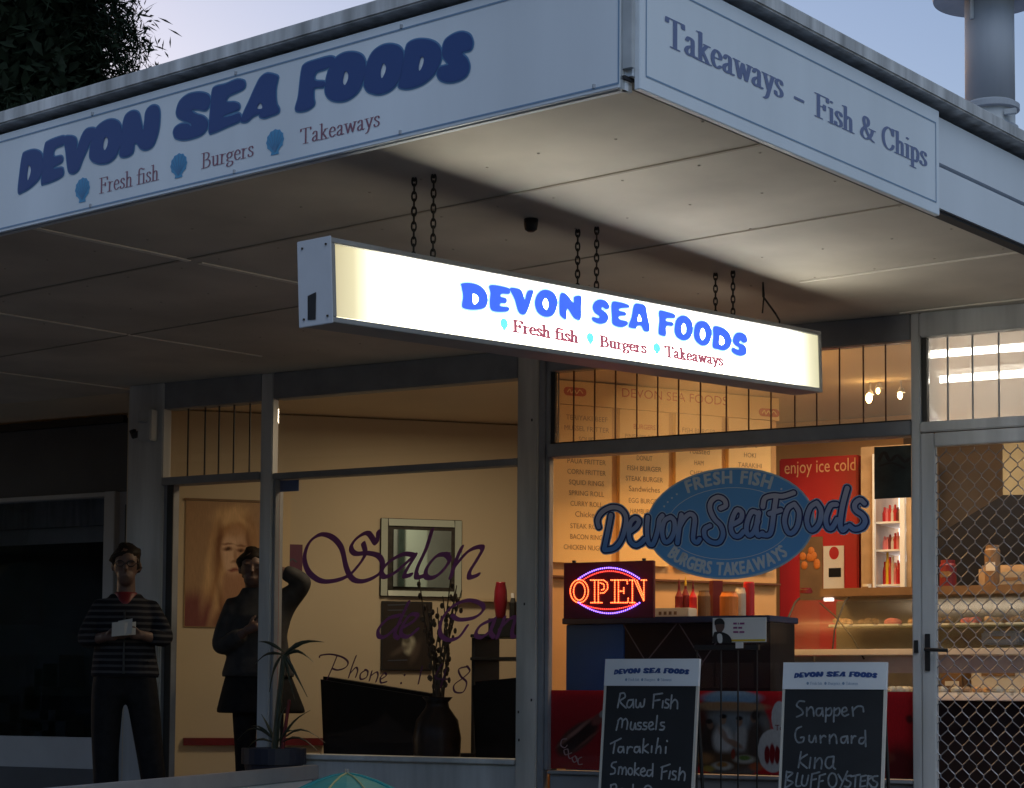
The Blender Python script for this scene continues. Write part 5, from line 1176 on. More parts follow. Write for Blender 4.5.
dots('letter', [(0, [(388, 98), (412, 98), (458, 200), (458, 98)]), (0, [(402, 104), (402, 208)]), (0, [(390, 208), (416, 208)]), (0, [(446, 98), (470, 98)]), (0, [(424, 100), (456, 176)])], 'led_core', .0092, .0036)
def arc_px(x0, y0, xm, ym, x1, y1, n=24):
    return [(x0+(x1-x0)*t, (1-t)*(1-2*t)*y0*1.0 + 4*t*(1-t)*ym + t*(2*t-1)*y1) for t in [i/n for i in range(n+1)]]
dots('arc_light', [(0, arc_px(140, 92, 290, 38, 438, 92)), (0, arc_px(140, 208, 290, 260, 438, 208))], 'led_blue', .0125, .0046)
dots('arc_light', [(0, arc_px(160, 98, 290, 54, 420, 96)), (0, arc_px(150, 214, 290, 240, 424, 212))], 'led_red', .011, .0036)

# --- posters along the foot of the takeaway window
PP = Plane((0, YF+.0095, 0), (1, 0, 0), (0, -1, 0))
zlo, zhi = .39, PP.uv(620, 690.5)[1]
def poster(px0, px1, name, lab, base):
    u0, u1 = PP.uv(px0, 730)[0], PP.uv(px1, 730)[0]
    t_ = empty(name, PP.pt((u0+u1)/2, zlo), lab, 'poster')
    MB().slab(PP, u0, zlo, u1, zhi, 0, .0012).build('sheet', base, t_); return t_
pa_ = poster(549.5, 640, 'window_poster', 'red poster with a tilted dark drink bottle in the corner by the pillar', 'red')
O2_ = (540, 540, 3.177)
def flat(P, off, polys, name, mt, par, crop=None):
    s_ = Sheet(P, off)
    s_.add(shape2d([smooth_pts(P.pts(crop, p_) if crop else [P.uv(*q_) for q_ in p_], True, 4) for p_ in polys])); return s_.build(name, mt, par)
print_sheet(PP, PP.uv(549.5, 730)[0], zlo, PP.uv(640, 730)[0], zhi, .003, 'bottle_picture', 'bottle_print', pa_)
s_ = Sheet(PP, .006); s_.stroke([smooth_pts(PP.pts(O2_, p_)) for p_ in ([(86, 632), (72, 634), (68, 652), (80, 660), (88, 652)], [(88, 664), (78, 668), (82, 682), (92, 678), (90, 664)], [(102, 676), (92, 682), (96, 694), (106, 690)], [(112, 686), (104, 694), (110, 706), (120, 698), (114, 686), (122, 706)], [(134, 690), (124, 696), (124, 712), (136, 712)])], .0065, .004, .6); s_.build('script_lettering', 'script_pink', pa_)
pb_ = poster(641, 792, 'window_poster', 'red poster with a photograph of people eating between the two blackboards', 'red')
O3_ = (580, 640, 5.12)
print_sheet(PP, PP.uv(641, 730)[0], zlo, PP.uv(792, 730)[0], zhi, .003, 'photo', 'lunch_print', pb_)
s_ = Sheet(PP, .0045); p_ = PP.uv(775.3, 730.5); put_text(s_, 'To', p_, cap=.03); s_.build('print', 'darkred', pb_)
pc_ = poster(793, 914, 'window_poster', 'plain red poster with dark smudges beside the door post', 'red')
print_sheet(PP, PP.uv(793, 730)[0], zlo, PP.uv(914, 730)[0], zhi, .003, 'picture', 'red_print', pc_)

# --- wire rack with a white card, in front of the posters
YW = 8.98
wr = empty('wire_rack', q3(728, 700, YW).xy.to_3d(), 'thin black wire rack standing in front of the posters', 'rack')
for px in (697, 721, 738, 757):
    x_ = q3(px, 700, YW).x; MB().tube([(x_, YW, .0), (x_, YW, q3(px, 648, YW).z)], .0045, 6).build('rod', 'black', wr)
xa_, xb_ = q3(695, 700, YW).x, q3(759, 700, YW).x
MB().box((xa_, YW-.012, q3(728, 650, YW).z), (xb_, YW+.012, q3(728, 645, YW).z)).build('top_bar', 'black', wr)
MB().box((xa_-.05, YW-.1, 0.001), (xb_+.05, YW+.05, .015)).build('foot', 'black', wr)
PCd = Plane((0, YW-.02, 0), (1, 0, 0), (0, -1, 0))
(u0, v1), (u1, v0) = PCd.uv(713, 618), PCd.uv(766.5, 642)
cdd = empty('card', PCd.pt((u0+u1)/2, v0), 'white card with a man in a dark suit on top of the wire rack', 'card')
MB().slab(PCd, u0, v0, u1, v1, 0, .004).slab(PCd, (u0+u1)/2-.02, v0-.03, (u0+u1)/2+.02, v0-.0005, 0, .003).build('card', 'white', cdd)
s_ = Sheet(PCd, .0055); H_ = v1-v0
s_.rect(u0+.075, v0+.004, u1-.004, v0+.014); s_.build('band', 'yellow', cdd)
OC = (650, 560, 7.314)
flat(PCd, .007, [[(462, 600), (470, 540), (485, 525), (540, 530), (585, 555), (600, 604), (530, 604)], [(476, 450), (500, 428), (530, 430), (550, 460), (545, 500), (548, 470), (480, 475), (482, 510)]], 'suit', 'black', cdd, OC)
flat(PCd, .0055, [[(480, 460), (505, 438), (540, 445), (548, 490), (530, 525), (510, 535), (488, 515)]], 'face', 'skin_dark', cdd, OC)
flat(PCd, .0085, [[(497, 545), (530, 545), (532, 602), (505, 602)]], 'shirt', 'white', cdd, OC)
s_ = Sheet(PCd, .0055)
for k_, ws in enumerate(((26, 8, 34), (30, 28), (38, 36))):      # three lines too small to read
    x_ = 612
    for w_ in ws:
        a_, b_ = PCd.uv(650+x_/7.314, 560+(472+k_*31)/7.314), PCd.uv(650+(x_+w_)/7.314, 560+(458+k_*31)/7.314); s_.rect(a_[0], a_[1], b_[0], b_[1]); x_ += w_+7
s_.build('print', 'purple', cdd)

# ================================================================== BLACKBOARDS
def letters(d, crop): return [(crop, p_) for p_ in d]
def oval(cx, cy, rx, ry): return [(cx+rx*math.cos(R(t)), cy-ry*math.sin(R(t))) for t in range(100, 475, 25)]
H1 = (595, 655, 5.927); H2 = (775, 655, 5.925)
def shift(p, dx, dy=0): return [(x+dx, y+dy) for x, y in p]
s_a = [(440, 266), (424, 264), (420, 280), (438, 294), (434, 312), (414, 312)]
T_ONE = [[(152, 228), (136, 312)], [(150, 230), (174, 226), (180, 250), (150, 275), (186, 314)], [(226, 266), (200, 270), (191, 300), (205, 312), (224, 290), (229, 264), (230, 312)], [(245, 265), (245, 305), (260, 310), (270, 284), (275, 308), (290, 300), (296, 262)],
 [(352, 234), (345, 314)], [(350, 235), (402, 228)], [(350, 272), (386, 266)], [(405, 272), (401, 312)], s_a, [(457, 238), (449, 318)], [(452, 290), (474, 265), (490, 280), (490, 318)],
 [(142, 385), (128, 446)], [(138, 390), (154, 375), (165, 390), (160, 430)], [(164, 392), (184, 378), (195, 400), (190, 440)], [(216, 398), (212, 435), (230, 441), (240, 405), (243, 440)], shift([(275, 402), (258, 402), (258, 418), (275, 426), (268, 441), (250, 440)], 0), shift([(275, 402), (258, 402), (258, 418), (275, 426), (268, 441), (250, 440)], 34),
 [(325, 425), (345, 412), (340, 398), (325, 402), (320, 425), (330, 442), (350, 438)], [(371, 360), (362, 442)], [(412, 400), (392, 402), (395, 418), (413, 426), (405, 443), (385, 443)],
 [(94, 526), (156, 495)], [(121, 512), (110, 582)], [(166, 546), (145, 546), (139, 570), (154, 578), (168, 560), (170, 544), (173, 578)], [(195, 545), (192, 582)], [(193, 562), (208, 545), (224, 548)], [(262, 546), (241, 546), (235, 570), (250, 578), (264, 560), (266, 544), (269, 578)], [(291, 498), (284, 580)], [(316, 530), (288, 556), (317, 580)], [(339, 540), (336, 577)], [(376, 494), (362, 582)], [(365, 556), (385, 540), (392, 558), (390, 582)], [(422, 545), (420, 582)], [(428, 508), (430, 512)],
 [(128, 634), (106, 640), (100, 660), (120, 675), (118, 700), (94, 706)], [(145, 665), (140, 706)], [(142, 680), (155, 663), (165, 680), (162, 706)], [(164, 682), (180, 665), (188, 685), (186, 709)], oval(211, 690, 13, 20), [(240, 640), (235, 712)], [(261, 670), (240, 691), (262, 713)], [(275, 695), (298, 686), (290, 670), (276, 680), (272, 705), (290, 718), (304, 710)], [(336, 682), (315, 685), (310, 710), (325, 718), (340, 700)], [(345, 645), (342, 720)], [(401, 662), (395, 736)], [(394, 666), (446, 648)], [(398, 696), (427, 688)], [(448, 690), (440, 732)], shift(s_a, 42, 425), [(506, 668), (497, 741)], [(500, 716), (520, 690), (535, 705), (531, 744)],
 [(97, 770), (92, 840)], [(95, 772), (122, 766), (128, 790), (96, 806), (130, 840)], oval(162, 815, 17, 22), [(210, 800), (192, 806), (190, 832), (210, 838)], [(228, 768), (224, 842)], [(252, 800), (226, 818), (254, 842)], oval(316, 808, 24, 34)]
n_a = [[(190, 312), (190, 362)], [(192, 332), (214, 308), (228, 325), (232, 362)]]
a_b = [[(276, 316), (250, 320), (247, 350), (262, 361), (280, 340), (282, 314), (286, 363)]]
p_a = [[(305, 314), (301, 396)], [(304, 330), (330, 314), (338, 336), (325, 359), (304, 355)]]
T_TWO = [[(176, 276), (146, 274), (130, 300), (160, 325), (165, 350), (130, 367)]] + n_a + a_b + p_a + [shift(p_, 48) for p_ in p_a] + [[(400, 340), (426, 330), (420, 312), (403, 318), (398, 345), (412, 362), (437, 352)], [(460, 310), (465, 362)], [(463, 330), (490, 305), (520, 308), (526, 336)],
 [(158, 425), (130, 440), (121, 480), (135, 516), (166, 515), (173, 488), (154, 490)], [(205, 478), (205, 510), (224, 516), (240, 478), (245, 516)], [(270, 478), (272, 520)], [(271, 496), (290, 478), (302, 485)]] + [shift(n_a[0], 135, 162), shift(n_a[1], 135, 162), [(421, 482), (395, 490), (394, 514), (410, 522), (425, 500), (430, 480), (433, 522)], [(455, 480), (455, 522)], [(456, 500), (470, 481), (480, 482)], [(526, 490), (505, 495), (500, 520), (520, 525), (536, 505)], [(536, 448), (539, 542)],
 [(156, 574), (140, 667)], [(192, 590), (148, 626), (191, 670)], [(213, 608), (205, 670)], [(240, 610), (235, 672)], [(238, 640), (265, 610), (280, 630), (275, 674)], [(346, 602), (310, 610), (300, 650), (320, 672), (345, 650), (350, 602), (346, 660), (359, 676)],
 [(71, 690), (60, 790)], [(70, 694), (106, 700), (70, 736), (107, 756), (62, 788)], [(136, 700), (125, 772), (152, 776)], [(166, 714), (160, 765), (185, 772), (200, 714)], [(221, 705), (212, 787)], [(220, 706), (266, 694)], [(216, 741), (246, 735)], [(266, 720), (258, 787)], [(265, 716), (300, 705)], [(262, 751), (286, 745)], oval(342, 742, 25, 42), [(376, 708), (400, 748)], [(431, 690), (386, 790)], [(452, 715), (425, 720), (425, 740), (450, 756), (440, 781), (413, 779)], [(452, 720), (506, 709)], [(480, 715), (475, 782)], [(511, 720), (505, 782)], [(510, 721), (541, 714)], [(508, 749), (536, 744)], [(505, 782), (536, 776)], [(553, 716), (548, 784)], [(552, 718), (575, 722), (552, 748), (578, 786)], shift([(452, 715), (425, 720), (425, 740), (450, 756), (440, 781), (413, 779)], 158, 2)]
def blackboard(px0, px1, py0, hdr_y, lab, strokes, crop, lettcol, cap_uv):
    tl = R(6.5); n_ = Vector((0, -math.cos(tl), math.sin(tl)))
    pc = q3((px0+px1)/2, (py0+788)/2, 8.55); P = Plane(pc, (1, 0, 0), n_)
    uL_, uR_ = P.uv(px0, py0+2)[0], P.uv(px1, py0+2)[0]; vT = P.uv((px0+px1)/2, py0)[1]; vB = -(pc.z-.012)/P.ey.z
    vH = P.uv((px0+px1)/2, hdr_y)[1]
    base = P.pt((uL_+uR_)/2, vB); t_ = empty('blackboard', (base.x, base.y, 0), lab, 'blackboard', 'pavement blackboards under the takeaway window')
    MB().slab(P, uL_+.012, vB+.05, uR_-.012, vH, -.008, .002).build('slate', 'slate', t_)
    MB().slab(P, uL_, vB, uL_+.0115, vH-.001, -.012, .006).slab(P, uR_-.0115, vB, uR_, vH-.001, -.012, .006).slab(P, uL_+.012, vB, uR_-.012, vB+.0495, -.012, .006).build('frame', 'offwhite', t_)
    hd_ = MB().slab(P, uL_, vH, uR_, vT, -.012, .008).build('header', 'sign_white', t_)
    # rear leg of the stand
    k_ = MB(); top = P.pt(0, vT-.02, -.02); 
    for u_ in (uL_+.03, uR_-.03): k_.tube([P.pt(u_, vT-.03, -.022), Vector((P.pt(u_, 0, 0).x, base.y+.25, .0))], .009, 6)
    k_.build('back_leg', 'black', t_)
    s_ = Sheet(P, .0035); H = []
    for p_ in strokes:
        q_ = smooth_pts(P.pts(crop, p_), False, 4); H += hulls(q_, pen(.0085, .0085, 0, 8))
    s_.add(shape2d(strokes=H)); s_.build('chalk_writing', 'chalk' if px0 < 700 else 'chalk_faint', t_)
    # small logo on the header
    us = [p_[0] for o_, h_ in LOGO for p_ in o_]; vs_ = [p_[1] for o_, h_ in LOGO for p_ in o_]
    (u0, v1), (u1, v0) = P.uv(*cap_uv[0]), P.uv(*cap_uv[1])
    mp_ = lambda p_: (u0+(p_[0]-min(us))/(max(us)-min(us))*(u1-u0), v0+(p_[1]-min(vs_))/(max(vs_)-min(vs_))*(v1-v0))
    s_ = Sheet(P, .0095); s_.add(shape2d([[mp_(p_) for p_ in o_] for o_, h_ in LOGO], [[mp_(p_) for p_ in h_] for o_, h_ in LOGO if h_])); s_.build('lettering', lettcol, hd_)
    s_ = Sheet(P, .0095)
    for k2, tx in enumerate(('Fresh fish', 'Burgers', 'Takeaways')):
        uu = u0+(u1-u0)*(.17+.215*k2); vv_ = v0-.03; s_.poly(ellipse((uu, vv_+.006), .006, .007, 10)); serif(s_, tx, (uu+.012, vv_), (uu+.07, vv_), .013, .1, .06)
    s_.build('small_lettering', 'sign_rule', hd_)
blackboard(606, 700, 659, 686, 'pavement blackboard chalked Raw Fish, Mussels, Tarakihi, Smoked Fish', T_ONE, H1, 'sign_navy', ((615, 668), (690, 675)))
blackboard(784, 887.5, 662.5, 689.5, 'pavement blackboard chalked Snapper, Gurnard, Kina, BLUFF OYSTERS', T_TWO, H2, 'sign_navy', ((795, 671.5), (878, 678.5)))

# ================================================================== SALON CONTENTS
def pw(px, py, off=0): u, v = PW.uv(px, py); return PW.pt(u, v, off)
def wall_thing(name, lab, cat, px0, py0, px1, py1):
    u0, v1 = PW.uv(px0, py0); u1, v0 = PW.uv(px1, py1); return empty(name, PW.pt((u0+u1)/2, v0), lab, cat), u0, v0, u1, v1
hp, u0, v0, u1, v1 = wall_thing('portrait_poster', 'large poster of a long haired model seen through the salon doorway', 'poster', 186, 500, 262, 628)
v1 = PW.uv(200, 501)[1]; v0 = PW.uv(200, 627)[1]
MB().slab(PW, u0, v0, u1, v1, .002, .010).build('sheet', 'poster_ground', hp)
MB().slab(PW, u0-.01, v1+.001, u1, v1+.016, .002, .016).build('top_rail', 'brown', hp)
print_sheet(PW, u0+.004, v0+.004, u1-.004, v1-.004, .0112, 'portrait', 'portrait_print', hp)
sg, u0, v0, u1, v1 = wall_thing('plaque', 'small dark plum plaque on the salon wall above the raised elbow', 'plaque', 275, 544, 302, 571)
MB().slab(PW, u0, v0, u1, v1, .002, .012).build('plate', 'magenta_dark', sg)
s_ = Sheet(PW, .0135); s_.stroke([smooth_pts([PW.uv(*p_) for p_ in ((281, 562), (285, 559), (288, 562), (292, 559), (296, 562))])], .012, .008); s_.build('print', 'gray_line', sg)
sp, u0, v0, u1, v1 = wall_thing('notice', 'small bluish notice stuck at the top left of the salon window', 'notice', 276, 482, 299, 491)
PI = Plane((0, YF+.0085, 0), (1, 0, 0), (0, -1, 0)); (u0, v1), (u1, v0) = PI.uv(276, 481), PI.uv(299, 491)
MB().slab(PI, u0, v0, u1, v1, 0, .0015).build('sheet', 'sign_grayblue', sp)
# wood strip standing behind the mullion
MB().slab(PW, PW.uv(276, 500)[0], 0, PW.uv(290, 500)[0], PW.uv(280, 492)[1], .001, .02).build('door_jamb', 'room_wall', shop)
# mirror
mi, u0, v0, u1, v1 = wall_thing('wall_mirror', 'square mirror with a mirrored glass border on the salon wall', 'mirror', 380, 518, 461, 598)
MB().slab(PW, u0, v0, u1, v1, .004, .02).build('backing', 'iron', mi, bevel=.004)
bw = (u1-u0)*.09
def tilted(u0, v0, u1, v1, da, ax, off=.021):
    MBx = MB(); c = [PW.pt(u0, v0, off), PW.pt(u1, v0, off), PW.pt(u1, v1, off), PW.pt(u0, v1, off)]
    if ax: c[0] += PW.n*da; c[1] += PW.n*da
    else: c[0] += PW.n*da; c[3] += PW.n*da
    return MBx.add(c, [[0, 1, 2, 3]])
tilted(u0+bw*1.7, v0+bw*1.3, u1-bw*1.5, v1-bw*1.5, .02, 0).build('glass', 'mirror', mi)
for (a_, b_, c_, d_, dd, ax) in ((u0+.004, v0+.004, u0+bw, v1-.004, .012, 0), (u1-bw, v0+.004, u1-.004, v1-.004, .003, 0), (u0+bw*1.1, v1-bw, u1-bw*1.1, v1-.004, .012, 1), (u0+bw*1.1, v0+.004, u1-bw*1.1, v0+bw*.8, .014, 1)):
    tilted(a_, b_, c_, d_, dd, ax).build('bevel_strip', 'mirror_edge', mi)
PPW = Plane((-5.42, 9.8, 0), (.34, -.584, 0), (-.864, -.503, 0))  # unseen panels added only to show as reflections in the mirror
for k_, (a_, b_, mt) in enumerate(((.0, .10, 'black'), (.105, .15, 'white'), (.155, .30, 'dark_cab'), (.305, .36, 'white'), (.365, .45, 'green_dark'), (.455, .62, 'dark_cab'))):
    MB().slab(PPW, a_, .9, b_, 2.25-.1*(k_ % 3), .002, .02).build('mirror_prop_panel', mt, shop)
MB().slab(PM, -.11, .9, .04, 2.4, -.115, -.101).build('mirror_prop_panel', 'dark_cab', shop)
MB().slab(PM, .045, .9, .10, 2.4, -.115, -.101).build('mirror_prop_panel', 'casing', shop)
MB().slab(PM, .105, 1.3, .16, 2.4, -.115, -.101).build('mirror_prop_panel', 'green_dark', shop)
MB().slab(PM, .165, .9, .33, 2.4, -.115, -.101).build('mirror_prop_panel', 'mirror_pale', shop)
MB().slab(PM, .335, .9, .7, 2.4, -.115, -.101).build('mirror_prop_panel', 'casing', shop)
# dark flower picture under the mirror
fp, u0, v0, u1, v1 = wall_thing('picture', 'dark framed picture with a pale flower hung below the mirror', 'picture', 381, 601, 431, 671)
MB().slab(PW, u0, v0, u1, v1, .003, .025).build('frame', 'black', fp, bevel=.003)
print_sheet(PW, u0+.012, v0+.012, u1-.012, v1-.012, .0262, 'print', 'flower_print', fp)
s_ = Sheet(PW, .0285)
for y_ in (432, 452, 475, 640): s_.stroke([[PW.uv(360+105/3.75, 490+y_/3.75), PW.uv(360+170/3.75, 490+(y_-2)/3.75)]], .02, .008)
s_.build('lettering', 'gray_line', fp)
# counter shelf and black equipment at the right of the salon
YS = 10.4
xs0, xs1 = q3(470, 650, YS).x, q3(528, 650, YS).x
shf = empty('salon_trolley', ((xs0+xs1)/2, YS+.15, 0), 'black salon trolley with shelves beside the pillar', 'trolley')
for py in (634, 657): MB().box((xs0, YS, q3(490, py, YS).z-.02), (xs1, YS+.35, q3(490, py, YS).z)).build('shelf', 'black', shf, bevel=.003)
MB().box((xs0, YS+.02, 0.02), (xs0+.02, YS+.33, q3(490, 634, YS).z-.021)).box((xs1-.02, YS+.02, .02), (xs1, YS+.33, q3(490, 634, YS).z-.021)).build('side_panel', 'black', shf)
MB().box((xs0+.1, YS+.05, q3(490, 634, YS).z+.001), (xs0+.28, YS+.3, q3(490, 618, YS).z)).build('drawer_box', 'black', shf)
MB().slab(PW, PW.uv(455, 600)[0], PW.uv(470, 600)[1]-.01, PW.uv(515, 600)[0], PW.uv(470, 600)[1]+.01, .002, .06).build('wall_ledge', 'room_wall', shop)
zsh = q3(490, 618, YS).z
xv = q3(499, 600, YS+.15); zz0, zz1 = zsh+.001, q3(499, 582, YS+.15).z
vr = empty('red_vase', (xs0+.19, YS+.17, zz0), 'tall glossy red vase standing on the salon trolley', 'vase')
h_ = zz1-zz0
MB().lathe((xv.x, YS+.17, zz0), [(.026, 0), (.03, h_*.06), (.043, h_*.45), (.04, h_*.75), (.03, h_*.97), (.031, h_), (.024, h_*.98)], 20).build('vase_body', 'red_vase', vr, smooth=True)
xb_ = q3(509, 600, YS+.15).x
bt_ = empty('small_bottle', (xb_, YS+.2, zz0), 'small white topped bottle beside the red vase', 'bottle')
MB().lathe((xb_, YS+.2, zz0), [(.022, 0), (.022, .1), (.012, .13)], 10).build('body', 'black', bt_); MB().lathe((xb_, YS+.2, zz0+.131), [(.013, 0), (.013, .03)], 10).build('cap', 'white', bt_)
# sofa / chair backs near the window
def sofa(px0, px1, pyl, pyr, Y, lab):
    a_, b_ = q3(px0, 700, Y), q3(px1, 700, Y); zl, zr = q3(px0, pyl, Y).z, q3(px1, pyr, Y).z
    t_ = empty('armchair', ((a_.x+b_.x)/2, Y+.3, 0), lab, 'chair')
    MB().prism([(a_.x+.03, Y, .12), (b_.x-.02, Y, .12), (b_.x-.02, Y+.14, .12), (a_.x+.03, Y+.14, .12)], [(a_.x, Y-.03, zl), (b_.x, Y-.03, zr), (b_.x, Y+.08, zr), (a_.x, Y+.08, zl)]).build('backrest', 'sofa', t_, bevel=.02)
    MB().box((a_.x+.03, Y+.145, .14), (b_.x-.03, Y+.62, .42)).build('seat', 'sofa', t_, bevel=.03)
    for x_ in (a_.x+.07, b_.x-.08):
        for y_ in (Y+.04, Y+.56): MB().lathe((x_, y_, .012), [(.018, 0), (.022, .107)], 8).build('leg', 'black', t_)
    return t_
sofa(321, 434, 676, 694, 9.75, 'wide black salon chair back along the window sill')
sofa(473, 534, 682, 676, 9.65, 'black chair close to the pillar inside the salon window')
# vase with tall dark stems
YVs = 9.45; vc = q3(437, 740, YVs); zb0 = .30; ztop = q3(437, 697, YVs).z
sw = q3(456, 720, YVs).x-q3(437, 720, YVs).x
vz_ = empty('floor_vase', (vc.x, YVs, .012), 'dark round vase of tall budding branches standing inside the salon window', 'vase')
pr = [(.6, .012), (.75, .1), (1.0, .28), (1.1, (ztop*.5+.15)), (.95, ztop-.13), (.55, ztop-.06), (.5, ztop-.03), (.7, ztop)]
MB().lathe((vc.x, YVs, 0), [(r_*sw*1.0, z_) for r_, z_ in pr], 28).build('vase_body', 'vase', vz_, smooth=True)
rng = random.Random(4); st_ = MB(); bd = MB()
for i in range(11):
    a_ = rng.random()*6.28; s0 = Vector((vc.x+.03*math.cos(a_), YVs+.03*math.sin(a_), ztop-.04)); e1 = Vector((vc.x + (-.14+.28*i/10)+rng.gauss(0, .02), YVs+rng.gauss(0, .05), ztop+.45+.28*rng.random()))
    m1 = s0.lerp(e1, .5)+Vector((rng.gauss(0, .025), 0, 0)); st_.tube([s0, m1, e1], [.006, .005, .003], 6)
    for j in range(9):
        t_ = .2+.8*j/9; p_ = (s0.lerp(m1, t_*2) if t_ < .5 else m1.lerp(e1, t_*2-1)) + Vector((rng.gauss(0, .012), rng.gauss(0, .012), 0)); bd.ball(p_, .010+.006*rng.random(), .010, .018, 6, 4)
st_.build('branch', 'trunk', vz_); bd.build('bud', 'trunk', vz_)

# ================================================================== PAVEMENT THINGS
# spiky plant in a pot in front of the mullion
YPl = 8.9; pc = q3(274, 750, YPl); zr_ = q3(274, 748, YPl).z; rw = (q3(300, 750, YPl).x-q3(250, 750, YPl).x)/2
pl = empty('potted_plant', (pc.x, YPl, 0), 'spiky leaved plant in a dark blue pot outside the salon mullion', 'plant')
MB().lathe((pc.x, YPl, 0), [(rw*.7, .001), (rw*.95, zr_-.09), (rw*1.05, zr_-.088), (rw*1.05, zr_), (rw*.93, zr_), (rw*.9, zr_-.03)], 28).build('pot', 'pot', pl)
pv_ = hit(284, 655, Vector((0, YPl, 0)), Vector((0, 1, 0)))
MB().tube([(pc.x, YPl, zr_-.05), (pc.x+.03, YPl, (zr_+pv_.z)/2), (pv_.x, YPl, pv_.z)], [.02, .017, .014], 8).build('stem', 'spiky', pl)
MB().tube([(pc.x+.05, YPl, zr_-.05), (pc.x+.1, YPl, q3(290, 700, YPl).z)], [.012, .009], 6).build('stem', 'darkred', pl)
mb = MB()
def leaf(p0, p1, w_, sag=0.0, dy=0):
    p0 = q3(*p0, YPl); p1 = q3(*p1, YPl-dy); d_ = p1-p0; s_ = Vector((0, 0, 1)) if abs(d_.x) > abs(d_.z) else Vector((1, 0, 0)); s_ = (s_ - d_.normalized()*s_.dot(d_.normalized())).normalized()
    n_ = 6; k = len(mb.v)
    for i in range(n_+1):
        t = i/n_; c_ = p0 + d_*t + Vector((0, -.02*math.sin(t*3), (sag+.02)*math.sin(t*3.14) - .012*t*t)); ww = .72*w_*(.35+1.6*t if t < .3 else .83*(1-(t-.3)/.72)+.02)
        mb.v += [c_ + s_*ww/2, c_ + Vector((0, -.006, 0)), c_ - s_*ww/2]
    for i in range(n_):
        for j in (0, 1): mb.f.append([k+i*3+j, k+i*3+j+1, k+(i+1)*3+j+1, k+(i+1)*3+j])
for a_, b_, w_, sg in (((284, 655), (325, 640), .05, .01), ((285, 655), (308, 695), .045, 0), ((284, 652), (258, 640), .035, 0), ((284, 655), (256, 662), .03, .01), ((286, 656), (314, 660), .04, .02), ((282, 655), (270, 690), .035, 0), ((285, 655), (296, 700), .035, 0),
                     ((280, 742), (311, 708), .03, .0), ((280, 742), (326, 741), .025, .05), ((280, 744), (322, 752), .025, .04), ((276, 742), (238, 738), .025, .05), ((276, 742), (262, 712), .03, 0), ((278, 742), (286, 705), .028, 0), ((276, 744), (244, 752), .025, .03), ((278, 742), (300, 730), .028, .01), ((276, 742), (252, 724), .03, .01)):
    leaf(a_, b_, w_, sg, random.uniform(-.1, .1))
mb.build('leaves', 'spiky', pl)
# low white panel with grey capping beside the ramp
EN = hit(319, 765, Vector((0, 8.72, 0)), Vector((0, 1, 0)))
zcap = EN.z
Q2 = hit(45, 789, Vector((0, 0, zcap)), Vector((0, 0, 1)))
d_ = (Vector((Q2.x, Q2.y, 0))-Vector((EN.x, EN.y, 0))); Ln = d_.length; d_.normalize(); sd_ = Vector((-d_.y, d_.x, 0))
if sd_.y > 0: sd_ = -sd_
rb = empty('ramp_barrier', (EN.x, EN.y, 0), 'low white panel barrier with a dark grey top rail in the bottom left corner', 'barrier')
en0 = Vector((EN.x, EN.y, 0))
MB().obox(en0 + Vector((0, 0, zcap-.075)), d_, -sd_ if False else sd_, Vector((0, 0, 1)), 3.0, .05, .075).build('top_rail', 'casing', rb, bevel=.004)
MB().obox(en0, d_, sd_, Vector((0, 0, 1)), .07, .05, zcap-.076).build('post', 'casing', rb, bevel=.004)
MB().obox(en0 + d_*2.93, d_, sd_, Vector((0, 0, 1)), .07, .05, zcap-.076).build('post', 'casing', rb, bevel=.004)
MB().obox(en0 + d_*.071 + sd_*.012 + Vector((0, 0, .03)), d_, sd_, Vector((0, 0, 1)), 2.858, .025, zcap-.107).build('panel', 'white', rb)
# small turquoise parasol
YU = 8.0; ct = q3(347, 773.5, YU); ctr = Vector((ct.x, YU, 0))
um = empty('parasol', (ct.x, YU, 0), 'small open turquoise parasol on the pavement by the salon sill', 'parasol')
mb = MB(); Rr = .40; n_ = 8; rings = []
k0 = 0; mb.v.append(ctr + Vector((0, 0, ct.z)))
for i in range(1, 6):
    t = i/5
    for j in range(n_*2):
        a_ = 2*math.pi*j/(n_*2)+.2; rr = Rr*t*(1 if j % 2 == 0 else .955+.02*(1-t)); mb.v.append(ctr + Vector((rr*math.cos(a_), rr*math.sin(a_), ct.z - .16*t**1.5 + (.0 if j % 2 == 0 else .004*t))))
for j in range(16): mb.f.append([0, 1+j, 1+(j+1) % 16])
for i in range(4):
    for j in range(16): mb.f.append([1+i*16+j, 1+(i+1)*16+j, 1+(i+1)*16+(j+1) % 16, 1+i*16+(j+1) % 16])
mb.build('canopy', 'teal', um)
for j in range(8):
    a_ = 2*math.pi*j/8+.2
    MB().tube([ctr + Vector((Rr*t*math.cos(a_), Rr*t*math.sin(a_), ct.z+.003 - .16*t**1.5)) for t in (0, .2, .4, .6, .8, 1)], .005, 6).build('rib', 'teal_rib' if j in (6, 7) else 'teal', um)
MB().tube([ctr + Vector((0, 0, .001)), ctr + Vector((0, 0, ct.z+.02))], .01, 8).build('pole', 'steel', um)

